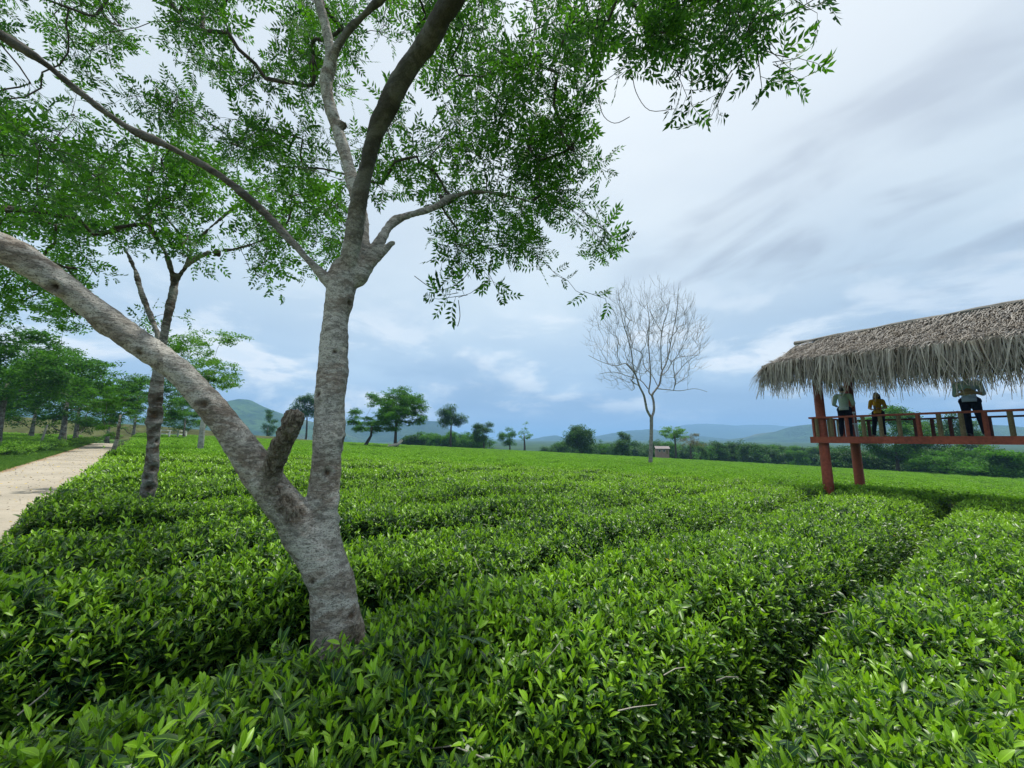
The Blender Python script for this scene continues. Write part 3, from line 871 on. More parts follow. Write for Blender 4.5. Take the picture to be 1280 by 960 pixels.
def limb(path, n=5):
    """pixel path [(px, py, Y, width_px)] -> smooth world path with radii"""
    pts = []
    for px, py, Y, w in path:
        p = P(px, py, Y); depth = p.y * math.cos(PITCH) + (p.z - EYE) * math.sin(PITCH)
        pts.append((p, w / 2 / FPX * depth))
    pts = [(p, r_ * .93 * (1 / math.sqrt(1 + ((q[0] - 640) ** 2 + (q[1] - 480) ** 2) / FPX ** 2))) for (p, r_), q in zip(pts, path)]
    out = []
    for i in range(len(pts) - 1):
        p0 = pts[max(i - 1, 0)][0]; p1, r1 = pts[i]; p2, r2 = pts[i + 1]; p3 = pts[min(i + 2, len(pts) - 1)][0]
        for s in range(n):
            t = s / n
            q = .5 * ((2 * p1) + (p2 - p0) * t + (2 * p0 - 5 * p1 + 4 * p2 - p3) * t * t + (3 * p1 - p0 - 3 * p2 + p3) * t ** 3)
            out.append((q, r1 + (r2 - r1) * t))
    out.append(pts[-1]); return out
def inpoly(x, y, poly):
    c = False; j = len(poly) - 1
    for i in range(len(poly)):
        xi, yi = poly[i]; xj, yj = poly[j]
        if (yi > y) != (yj > y) and x < (xj - xi) * (y - yi) / (yj - yi) + xi: c = not c
        j = i
    return c
def poly_points(poly, n, Yf, gap=.0, gscale=.018, seed=0.0):
    """places through the volume that a crown fills; Yf(px, py) -> (near, far) distance"""
    xs = [p[0] for p in poly]; ys = [p[1] for p in poly]; out = []
    tries = 0
    while len(out) < n and tries < n * 60:
        tries += 1
        x = random.uniform(min(xs), max(xs)); y = random.uniform(min(ys), max(ys))
        if not inpoly(x, y, poly): continue
        if gap and mnoise.noise(Vector((x * gscale, y * gscale * 1.3, seed))) < gap - .5: continue
        a, b = Yf(x, y); out.append(P(x, y, random.uniform(a, b)))
    return out
def leaf_rot(dirs):
    """orient +Z of each spray along dir"""
    r = []
    for d in dirs:
        q = d.to_track_quat('Z', 'Y'); e = (q.to_matrix().to_3x3() @ Vector((0, 0, 1)))
        from mathutils import Euler, Quaternion
        q = q @ Quaternion((0, 0, 1), random.uniform(0, 6.28)); r.append(tuple(q.to_euler()))
    return r

def trunk_mesh(name, parent, limbs, mat_, voxel, knots=(), olds=(), amp=.006, darks=(), freq=9.0):
    mb = MB()
    for L in limbs:
        pts = [p for p, r in L]; rad = [r for p, r in L]
        mb.tube(pts, rad, 16)
        mb.ball(tuple(pts[-1]), rad[-1] * .98, 12, 8); mb.ball(tuple(pts[0]), rad[0] * .98, 12, 8)
    me0 = mb.mesh('t'); me = remesh(me0, voxel, 3)
    n = len(me.vertices); co = np.empty(n * 3, np.float32); me.vertices.foreach_get('co', co); co = co.reshape(-1, 3)
    no = np.empty(n * 3, np.float32); me.vertices.foreach_get('normal', no); no = no.reshape(-1, 3)
    dis = np.empty(n, np.float32)
    for i in range(n):
        x, y, z = co[i].tolist()
        dis[i] = mnoise.noise(Vector((x * freq, y * freq, z * freq * .8))) * amp + mnoise.noise(Vector((x * freq * 4, y * freq * 4, z * freq * 5))) * amp * .35
    kn = np.zeros(n, np.float32); od = np.zeros(n, np.float32)
    rel = co - np.array([0, 0, EYE]); cp, sp_ = math.cos(PITCH), math.sin(PITCH)
    dz = rel[:, 1] * cp + rel[:, 2] * sp_; up_ = -rel[:, 1] * sp_ + rel[:, 2] * cp
    vx = 640 + FPX * rel[:, 0] / dz; vy = 480 - FPX * up_ / dz
    for (c, r, dep) in knots:
        if len(c) == 2:                       # the knot sits on the bark seen at this place
            m = np.hypot(vx - c[0], vy - c[1]) + dz * 12; c = co[int(np.argmin(np.where(dz > .1, m, 1e9)))]
        d = np.linalg.norm(co - np.array(tuple(c)), axis=1) / r
        dis += -dep * np.exp(-(d * 1.3) ** 2) + dep * .55 * np.exp(-((d - 1.35) / .45) ** 2)
        kn = np.maximum(kn, np.clip(1.5 - d * 1.35, 0, 1))
    for (c, r, amt) in olds:
        d = np.linalg.norm(co - np.array(tuple(c)), axis=1) / r
        w = np.clip(1.4 - d, 0, 1); od = np.maximum(od, w)
        for i in np.nonzero(w > .02)[0]:
            x, y, z = co[i].tolist()
            dis[i] += w[i] * amt * (mnoise.noise(Vector((x * 45, y * 45, z * 18))) + .6 * mnoise.noise(Vector((x * 90, y * 90, z * 60))))
    co = co + no * dis[:, None]
    me.vertices.foreach_set('co', co.astype(np.float32).ravel())
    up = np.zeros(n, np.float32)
    for L, r0 in darks:                       # backlit limbs: their shade is painted in as darker bark
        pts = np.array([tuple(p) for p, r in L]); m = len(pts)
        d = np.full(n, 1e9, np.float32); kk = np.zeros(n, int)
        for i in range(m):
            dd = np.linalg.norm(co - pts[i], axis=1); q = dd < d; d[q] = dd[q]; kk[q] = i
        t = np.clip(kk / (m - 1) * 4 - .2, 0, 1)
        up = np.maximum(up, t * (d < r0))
    for k, a in (('knot', kn), ('old', od), ('upper', up)):
        t = me.attributes.new(k, 'FLOAT', 'POINT'); t.data.foreach_set('value', a.astype(np.float32))
    me.materials.clear(); me.update()
    me.polygons.foreach_set('use_smooth', [True] * len(me.polygons))
    return link(name, me, parent, [mat_])

def rebase(root):
    """children were built in world coordinates; put the root's empty at the base"""
    inv = root.matrix_basis.inverted() if False else None
    for ch in root.children: ch.location = tuple(-c for c in root.location)

def main_tree():
    base = P(424, 812, 1.72); gz = g1(base.x, base.y)
    root = empty('forked_tree', (base.x, base.y, gz))
    tag(root, 'big grey forked tree in the foreground with a snapped stub on its left limb', 'tree')
    A = limb([(424, 812, 1.72, 92), (419, 770, 1.72, 80), (416, 735, 1.72, 70), (410, 700, 1.73, 58), (404, 655, 1.75, 47), (406, 600, 1.78, 44), (411, 540, 1.81, 43), (415, 470, 1.85, 41), (420, 400, 1.88, 37), (427, 358, 1.90, 42), (433, 335, 1.91, 38)])
    A = [(Vector((base.x + .01, base.y, gz - .1)), .17), (Vector((base.x, base.y, gz + .35)), .135)] + A
    B = limb([(416, 745, 1.70, 52), (392, 690, 1.70, 58), (352, 628, 1.68, 56), (318, 580, 1.65, 50), (275, 522, 1.60, 44), (232, 474, 1.55, 44), (185, 436, 1.50, 46), (140, 404, 1.44, 48), (80, 358, 1.36, 52), (20, 318, 1.28, 56), (-50, 284, 1.20, 60), (-160, 235, 1.12, 60), (-330, 150, 1.05, 55)])
    S = limb([(335, 605, 1.64, 40), (344, 575, 1.60, 31), (353, 552, 1.56, 29), (363, 533, 1.53, 33), (369, 521, 1.52, 29)])
    L2 = limb([(432, 345, 1.90, 26), (441, 300, 1.84, 25), (449, 250, 1.76, 25), (459, 205, 1.67, 26), (474, 155, 1.56, 29), (503, 98, 1.42, 33), (536, 48, 1.30, 36), (562, 5, 1.20, 38), (590, -45, 1.10, 38), (640, -130, .95, 34)])
    L3 = limb([(448, 345, 1.92, 28), (452, 300, 1.96, 24), (446, 250, 2.0, 22), (432, 195, 2.02, 21), (416, 145, 2.02, 20), (407, 105, 2.0, 22), (413, 75, 1.98, 20), (407, 35, 1.94, 17), (394, -10, 1.9, 17), (375, -80, 1.8, 15)])
    L3b = limb([(411, 80, 1.98, 15), (428, 48, 1.92, 14), (455, 18, 1.85, 13), (486, -10, 1.75, 12), (530, -60, 1.6, 10)])
    L4 = limb([(446, 350, 1.92, 24), (464, 322, 1.94, 19), (478, 296, 1.98, 16), (492, 277, 2.05, 15), (515, 268, 2.12, 11), (541, 260, 2.2, 10), (566, 246, 2.3, 8), (600, 240, 2.4, 6), (645, 247, 2.5, 4.5), (690, 262, 2.6, 3)])
    L4s = limb([(464, 330, 1.93, 11), (478, 316, 1.95, 9), (487, 306, 1.96, 8), (492, 303, 1.96, 6)])
    L1 = limb([(424, 366, 1.9, 20), (408, 350, 1.88, 16), (385, 325, 1.86, 13), (340, 275, 1.80, 13), (305, 243, 1.74, 14), (268, 215, 1.68, 14), (215, 185, 1.60, 15), (165, 162, 1.52, 17), (125, 135, 1.45, 18), (85, 103, 1.38, 19), (40, 68, 1.3, 21), (-15, 35, 1.22, 23), (-90, 0, 1.1, 22)])
    K, k2, k3, k4, k5, k6, k7, k8, k9, k10, k11 = (140, 408), (68, 358), (437, 378), (398, 492), (431, 552), (352, 640), (207, 432), (430, 636), (392, 728), (432, 155), (475, 200)
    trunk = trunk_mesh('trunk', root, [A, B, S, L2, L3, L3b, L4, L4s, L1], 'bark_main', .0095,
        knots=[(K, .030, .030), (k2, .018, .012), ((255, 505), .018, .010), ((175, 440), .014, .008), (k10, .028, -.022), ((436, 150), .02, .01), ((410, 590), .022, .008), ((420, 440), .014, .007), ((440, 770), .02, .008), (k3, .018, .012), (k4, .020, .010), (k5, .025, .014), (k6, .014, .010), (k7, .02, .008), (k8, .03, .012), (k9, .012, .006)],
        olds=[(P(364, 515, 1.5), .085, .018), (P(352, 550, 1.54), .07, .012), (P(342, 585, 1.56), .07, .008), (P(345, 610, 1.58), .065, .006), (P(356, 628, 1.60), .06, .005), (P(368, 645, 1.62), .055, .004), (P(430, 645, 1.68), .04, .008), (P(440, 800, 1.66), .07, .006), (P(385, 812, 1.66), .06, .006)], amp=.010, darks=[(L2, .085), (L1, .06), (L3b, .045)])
    # grown wood and leaf sprays
    start = []
    for L in (L1, L2, L3, L3b, L4): start += [p for p, r in L[6::3]]
    start += [p for p, r in B[-12::4]]
    def yr(x, y):
        t = max(0, min(1, y / 370)); return (1.7 + .8 * t, 3.1 + .7 * t)
    att = []
    rightmass = [(475, -60), (760, -60), (742, 60), (742, 130), (722, 165), (752, 195), (750, 262), (768, 298), (735, 322), (700, 312), (668, 325), (640, 315), (612, 330), (583, 345), (562, 320), (540, 300), (560, 272), (520, 250), (470, 255)]
    att += poly_points(rightmass, 270, yr, .50, .016, 3.0)
    att += poly_points([(545, 180), (742, 150), (752, 262), (766, 300), (700, 305), (650, 320), (585, 335), (545, 290)], 80, lambda x, y: (2.2, 3.2), .44, .02, 31.0)
    att += poly_points([(740, -60), (960, -60), (935, 30), (915, 62), (880, 82), (840, 60), (800, 40), (770, 95), (742, 70)], 85, lambda x, y: (1.4, 2.3), .46, .02, 5.0)
    att += poly_points([(-60, -60), (480, -60), (465, 150), (440, 300), (405, 322), (380, 262), (330, 225), (240, 165), (150, 115), (60, 60), (-60, 30)], 350, lambda x, y: (2.0 + .5 * y / 300, 3.9), .50, .014, 9.0)
    att += poly_points([(-60, 60), (60, 110), (180, 185), (160, 260), (60, 250), (-60, 230)], 60, lambda x, y: (1.8, 3.6), .50, .02, 2.0)
    att += [P(*q) for q in ((985, 72, 1.55), (1000, 12, 1.5), (955, 62, 1.6), (905, 100, 1.7), (828, 66, 1.8), (772, 90, 1.9), (960, 20, 1.5), (935, 35, 1.55), (850, 92, 1.75), (733, 370, 2.5), (697, 345, 2.5), (573, 372, 2.2), (612, 350, 2.3), (745, 310, 2.6), (760, 292, 2.6), (750, 200, 2.5))]
    nodes, par, tips, dirs = grow(start, att, .07, .08, 0, P(430, 335, 1.9), .35)
    n0 = len(start)
    mb, rad = branches_mesh(nodes, par, n0, .0020, .013, 2.4, 5)
    br = mb.build('branches', 'bark_twig', root, True)
    lp, ld_, sc = [], [], []
    for i in tips:
        d = dirs[i]
        for q in range(1 if random.random() < .6 else 2):
            dd = (d + rv(.45) + Vector((0, 0, -.15))).normalized()
            lp.append(tuple(nodes[i] - d * random.uniform(0, .05) + rv(.02))); ld_.append(dd); sc.append(random.uniform(.55, .95))
        if random.random() < .15:
            p = par[i]; lp.append(tuple((nodes[i] + nodes[p]) / 2)); ld_.append((d + rv(.7)).normalized()); sc.append(random.uniform(.6, .95))
    scatter('foliage', root, 'spray_near', SPRAY_NEAR, lp, leaf_rot(ld_), sc)
    # bare hanging twigs
    mb = MB()
    for path in ([(790, 88, 1.8), (795, 115, 1.8), (812, 138, 1.8), (842, 136, 1.8)], [(747, 100, 1.9), (752, 140, 1.9), (768, 154, 1.9), (787, 146, 1.9)], [(590, 335, 2.2), (572, 355, 2.2), (545, 362, 2.2), (518, 345, 2.2)], [(573, 375, 2.2), (575, 395, 2.2), (572, 408, 2.2)], [(560, 272, 2.2), (590, 305, 2.3), (620, 345, 2.3)], [(970, 62, 1.55), (955, 45, 1.55), (928, 30, 1.5)]):
        Ls = limb([(a, b, c, 1.5) for a, b, c in path], 4); mb.tube([p for p, r in Ls], .0022, 4, cap=False)
    mb.build('twigs', 'bark_twig', root, True)['kind'] = 'stuff'
    rebase(root)
main_tree()

def second_tree():
    base = P(183, 632, 4.55); gz = g1(base.x, base.y)
    root = empty('slender_tree', (base.x, base.y, gz))
    tag(root, 'grey knotty tree by the dirt road, behind the big leaning limb, with layered feathery branches', 'tree')
    A = limb([(182, 632, 4.55, 25), (186, 605, 4.55, 23), (190, 570, 4.55, 19), (193, 530, 4.55, 19), (196, 480, 4.55, 17), (203, 430, 4.6, 14), (212, 385, 4.65, 12), (219, 350, 4.7, 11)])
    A = [(Vector((base.x, base.y, gz - .1)), .17)] + A
    Bk = limb([(197, 470, 4.6, 12), (208, 455, 4.7, 11), (196, 415, 4.8, 10), (180, 375, 4.9, 9), (171, 345, 5.0, 8), (160, 318, 5.0, 5), (140, 292, 5.0, 3)])
    L = limb([(218, 352, 4.7, 11), (208, 318, 4.5, 10), (188, 287, 4.3, 9), (165, 258, 4.1, 8), (135, 232, 3.9, 7), (95, 205, 3.6, 6), (40, 170, 3.3, 5), (-40, 150, 3.0, 4)])
    L2 = limb([(190, 290, 4.3, 7), (184, 250, 4.3, 6), (192, 205, 4.3, 6), (200, 165, 4.3, 5), (196, 110, 4.2, 4)])
    R = limb([(220, 350, 4.7, 10), (238, 328, 4.7, 8), (262, 316, 4.7, 7), (300, 310, 4.7, 5.5), (340, 298, 4.7, 4.5), (385, 300, 4.7, 3)])
    R2 = limb([(230, 338, 4.7, 6), (248, 300, 4.8, 5), (280, 270, 4.9, 4), (320, 240, 5.0, 3)])
    trunk_mesh('trunk', root, [A, Bk, L, L2, R, R2], 'bark_grey', .017,
               knots=[((192, 520), .07, .035), ((199, 500), .03, .02), ((190, 585), .05, .02), ((185, 610), .05, .02), ((272, 317), .05, -.05), ((198, 552), .035, .02), ((182, 596), .04, .02)], amp=.02, freq=6)
    start = []
    for X in (L, L2, R, R2, Bk): start += [p for p, r in X[3::3]]
    att = poly_points([(-120, 150), (120, 150), (260, 190), (400, 225), (425, 300), (372, 335), (330, 352), (280, 325), (240, 330), (190, 305), (150, 330), (120, 310), (60, 305), (-120, 260)], 330, lambda x, y: (3.7, 5.8), .45, .016, 7.0)
    att += poly_points([(-120, 300), (100, 330), (190, 372), (240, 400), (205, 445), (165, 400), (100, 400), (60, 385), (-120, 360)], 70, lambda x, y: (4.4, 6.0), .45, .02, 4.0)
    att = [q for q in att if not (130 < 640 + FPX * q.x / q.y < 300 and q.y < 4.9 and q.z < 3.55)]
    att += poly_points([(110, 250), (170, 250), (165, 320), (120, 325)], 9, lambda x, y: (4.9, 5.3))
    nodes, par, tips, dirs = grow(start, att, .07, .10, 0, P(218, 352, 4.7), .35)
    mb, rad = branches_mesh(nodes, par, len(start), .004, .03, 2.3, 4); mb.build('branches', 'bark_dark', root, True)
    lp, ld_, sc = [], [], []
    for i in tips:
        for q in range(2):
            dd = (dirs[i] + rv(.5)); dd.z *= .35; dd = dd.normalized()
            lp.append(tuple(nodes[i] + rv(.09))); ld_.append(dd); sc.append(random.uniform(.6, 1.0))
    scatter('foliage', root, 'spray_mid', SPRAY_MID, lp, leaf_rot(ld_), sc)
    rebase(root)
second_tree()

def far_tree(name, label, cat, px, py_top, width_px, Y, kind, bark='bark_dark', n=40, trunk_px=5, base=None, cy=.55, lean=0.0, group=None, csize=1.0, height_frac=.62, layered=0.0, per=5, crown_off=0.0, hole=0.0):
    """a tree Y metres off whose crown top is seen at py_top"""
    top = P(px, py_top, Y); gx = top.x; gz = g1(gx, Y)
    H = top.z - gz; W = width_px / FPX * Y
    root = empty(name, (gx, Y, gz)); tag(root, label, cat, group)
    tr = max(.05, trunk_px / 2.4 / FPX * Y); ch = H * height_frac; cb = H - ch
    bend = random.uniform(-.06, .06) * H
    path = [Vector((lean * -H * .35, 0, -.2)), Vector((lean * -H * .15 + bend * .4, 0, cb * .5)), Vector((bend * .3, 0, cb)), Vector((crown_off * W * .5, 0, cb + ch * .35))]
    mb = MB(); mb.tube(path, [tr * 1.25, tr, tr * .75, tr * .4], 8); mb.build('trunk', bark, root, True)
    start = [path[1].lerp(path[2], .6), path[2], path[2].lerp(path[3], .5), path[3]]
    att = []
    while len(att) < n:
        v = Vector((random.uniform(-1, 1), random.uniform(-1, 1), random.uniform(-1, 1)))
        if v.length > 1: continue
        if hole and v.length < hole: continue
        v = v.normalized() * v.length ** .7
        q = Vector((v.x * W / 2 * .92 + crown_off * W * .5, v.y * W / 2 * .85, cb + ch * .5 + v.z * ch * .44))
        if layered: q.z = round(q.z / (H * layered)) * H * layered + random.gauss(0, .04 * H * layered * 3)
        if mnoise.noise(Vector((q.x * 2.2 / W * 1.5, q.y / W * 3, q.z * 3 / H)) + Vector((px, 0, 0))) < -.18: continue
        att.append(q)
    nodes, par, tips, dirs = grow(start, att, .12, .25, 0, path[1], .6)
    mb, rad = branches_mesh(nodes, par, len(start), tr * .06, tr * .6, 2.2, 4); mb.build('branches', bark, root, True)
    lp, sc, rot = [], [], []
    s0 = W / 6.5 * csize
    for i in tips:
        for q in range(per):
            lp.append(tuple(nodes[i] + Vector((random.gauss(0, .35), random.gauss(0, .35), random.gauss(0, .22))) * s0)); sc.append(s0 * random.uniform(.7, 1.25))
            rot.append((random.gauss(0, .2), random.gauss(0, .2), random.uniform(0, 6.28)))
    scatter('crown', root, 'cl_' + kind, CL[kind], lp, rot, sc)
    return root

# the pale trunked tree in the field on the left, with a loose light crown
far_tree('pale_trunk_tree', 'thin tree with a white trunk and loose light green crown, left of the forked trunk', 'tree', 268, 408, 118, 16.0, 'light', 'bark_pale', 55, 7, height_frac=.50, csize=.75, per=4, hole=.3, layered=.07)
# the umbrella pair in the field
far_tree('spreading_tree', 'flat crowned spreading tree alone in the field, right of the forked trunk', 'tree', 497, 486, 74, 46, 'umbrella', 'bark_dark', 60, 5, height_frac=.68, csize=.8, layered=.08, per=6)
far_tree('leaning_tree', 'lower leaning tree touching the flat crowned spreading tree from the left', 'tree', 466, 505, 58, 48, 'umbrella', 'bark_dark', 36, 5, height_frac=.66, csize=.85, lean=.6, layered=.12)
def log():
    a = P(480, 562, 44); z = g1(a.x, 44) + .78
    mb = MB(); mb.tube([Vector((a.x, 44, z - .2)), Vector((a.x + .7, 44.1, z + .1)), Vector((a.x + 1.5, 44.2, z + .25)), Vector((a.x + 1.9, 44.4, z + .75))], [.10, .16, .18, .14], 8)
    mb.tube([Vector((a.x + .7, 44.1, z + .1)), Vector((a.x + .3, 44.3, z + .35))], [.08, .04], 6)
    tag(mb.build('fallen_limb', 'bleached_wood', None, True), 'bleached fallen limb lying on the tea below the spreading tree', 'log')
log()
BT = [
 ('tall dark tree half hidden behind the forked trunk', 386, 487, 32, 88, 'dark', 26, .6),
 ('small dark tree at the foot of the left hill, beside the snapped stub', 337, 512, 20, 95, 'dark', 14, .7),
 ('tall thin tree with a small dark round crown, right of the spreading tree', 565, 506, 30, 80, 'dark', 26, .52),
 ('round dark tree between the thin tall one and the bushy pair', 605, 523, 26, 84, 'dark', 24, .78),
 ('bushy dark tree at the field edge, left one of the pair near the middle', 637, 533, 24, 84, 'mid', 20, .8),
 ('loose pale tree at the field edge, right one of the pair near the middle', 655, 528, 18, 86, 'light', 14, .6),
 ('large round dark tree on the field edge, left of the bare tree', 727, 530, 36, 84, 'dark', 36, .85),
 ('squat dark tree just left of the bare tree', 776, 540, 26, 82, 'dark', 26, .88),
 ('very small tree between the two dark trees left of the bare tree', 752, 549, 14, 84, 'mid', 10, .8),
 ('airy flat topped tree just right of the bare tree', 842, 534, 34, 84, 'light', 18, .35),
 ('bushy tree with rusty leaves behind the airy flat topped tree', 862, 541, 30, 88, 'rust', 18, .6),
 ('small round bush at the field edge, right of the rusty tree', 874, 556, 16, 78, 'dark', 12, .9),
]
for lb, px, pt, w, Y, kd, n, hf in BT:
    far_tree('edge_tree', lb, 'tree', px, pt, w, Y, kd, 'bark_dark', n, 3, height_frac=hf, group='trees along the far edge of the field', csize=1.4)
# belts of trees
random.seed(21)
for i in range(13):
    px = 518 + i * 7.3 + random.uniform(-2, 2)
    far_tree('belt_tree', 'dark tree in the low belt behind the field, right of the flat crowned spreading tree', 'tree', px, random.uniform(537, 545), random.uniform(22, 30), random.uniform(92, 104), random.choice(('dark', 'mid')), 'bark_dark', 18, 2, height_frac=.95, group='tree belt behind the middle of the field', csize=1.5)
for i in range(22):
    px = 690 + i * 9.5 + random.uniform(-3, 3)
    far_tree('belt_tree', 'low tree in the thin belt behind the field near the bare tree', 'tree', px, random.uniform(550, 557), random.uniform(22, 30), random.uniform(100, 125), random.choice(('dark', 'mid', 'dark')), 'bark_dark', 16, 2, height_frac=.95, group='tree belt behind the bare tree', csize=1.5)
for i in range(20):
    px = 885 + i * 9 + random.uniform(-3, 3)
    far_tree('belt_tree', 'round tree in the dark belt behind the field, left of the hut posts', 'tree', px, random.uniform(552, 560), random.uniform(22, 32), random.uniform(88, 104), random.choice(('dark', 'dark', 'mid')), 'bark_dark', 22, 2, height_frac=.95, group='tree belt left of the hut', csize=1.5)
for i in range(18):
    px = 1048 + i * 15 + random.uniform(-4, 4)
    far_tree('belt_tree', 'dark bushy tree in the belt seen under the hut floor', 'tree', px, random.uniform(558, 566) + max(0, (px - 1180) * .06), random.uniform(36, 50), random.uniform(62, 76), random.choice(('dark', 'dark', 'mid')), 'bark_dark', 30, 3, height_frac=.95, group='tree belt under the hut', csize=1.4)
far_tree('broad_tree', 'broad green tree rising behind the hut railing, right of the woman in yellow', 'tree', 1112, 503, 78, 58, 'mid', 'bark_dark', 60, 5, height_frac=.8, layered=.08, csize=.9)
far_tree('broad_tree', 'green tree seen through the hut railing beside the man in the pale blue shirt', 'tree', 1184, 514, 60, 64, 'dark', 'bark_dark', 36, 4, height_frac=.8, csize=1.0)
far_tree('low_spreading_tree', 'low wide tree with bright feathery layers under the right end of the hut', 'tree', 1215, 563, 120, 50, 'umbrella', 'bark_dark', 60, 4, height_frac=.8, layered=.14, csize=.7)
# trees by the road on the left
RT = [
 ('roadside tree at the far left with a thick curved trunk and flat layered crown', 22, 412, 190, 24, 80, 10, .70, 0),
 ('second roadside tree from the left, crown hanging low over the verge', 96, 428, 150, 31, 70, 9, .86, 0),
 ('forked roadside tree beyond the verge, third from the left', 108, 452, 110, 36, 60, 7, .88, 0),
 ('roadside tree near the far end of the dirt road', 148, 458, 70, 42, 44, 5, .9, 0),
 ('roadside tree behind the stake, its crown joining its neighbours on the left verge', 58, 440, 110, 40, 50, 6, .88, 0),
 ('dark roadside tree farthest along the left verge, just left of the slender trunk', 176, 476, 60, 48, 40, 5, .92, 0),
 ('roadside tree at the left margin behind the thick curved trunk', -20, 452, 100, 36, 40, 6, .88, 0),
]
for lb, px, pt, w, Y, n, tp, hf, ln in RT:
    far_tree('roadside_tree', lb, 'tree', px, pt, w, Y, 'road', 'bark_grey', n, tp, height_frac=hf, group='trees along the dirt road', layered=.05, csize=.75, lean=ln, per=6)
far_tree('roadside_tree', 'young tree with a thin bent trunk standing on the right edge of the dirt road', 'tree', 158, 466, 80, 11.5, 'road', 'bark_grey', 34, 6, height_frac=.62, group='trees along the dirt road', layered=.07, csize=.75, lean=.25, per=6)
far_tree('roadside_tree', 'tree behind the slender grey trunk where the road disappears', 'tree', 208, 462, 76, 34, 'road', 'bark_grey', 44, 5, height_frac=.8, group='trees along the dirt road', layered=.07, csize=.9, per=6)
far_tree('roadside_tree', 'low bright tree between the slender trunk and the white trunk', 'tree', 236, 488, 56, 40, 'light', 'bark_grey', 36, 4, height_frac=.8, group='trees along the dirt road', layered=.08, csize=1.0, per=6)
def overhang():
    far_tree('tall_roadside_tree', 'tall roadside tree at the left edge whose airy upper branches reach over the road', 'tree', -30, 300, 300, 19, 'road', 'bark_grey', 80, 10, height_frac=.55, layered=.05, csize=.5, per=4)
overhang()
# shrubs on the verge
random.seed(5)
for i, t in enumerate(np.linspace(0, 1, 11)):
    px = 4 + 140 * t; py = 576 - 24 * t
    q = unproj(px, py, -.30); x, y = float(q[0]) * 1.12, float(q[1]) * 1.12
    gz = g1(x, y); root = empty('verge_shrub', (x, y, gz))
    tag(root, 'low dark clipped shrub in the row along the left verge of the dirt road', 'shrub', 'low shrubs along the left verge')
    mb = MB()
    for k in range(5):
        a = k * 1.26; mb.tube([Vector((0, 0, 0)), Vector((math.cos(a) * .15, math.sin(a) * .15, .22)), Vector((math.cos(a) * .3, math.sin(a) * .3, .42))], [.02, .014, .008], 5, cap=False)
    mb.build('stems', 'bark_dark', root)['kind'] = 'stuff'
    lp = [(random.gauss(0, .38), random.gauss(0, .38), random.uniform(.2, .55)) for _ in range(22)]
    scatter('leaves', root, 'cl_dark2', TEA_FAR, lp, [(random.gauss(0, .4), random.gauss(0, .4), random.uniform(0, 6)) for _ in lp], [random.uniform(.8, 1.2) for _ in lp])

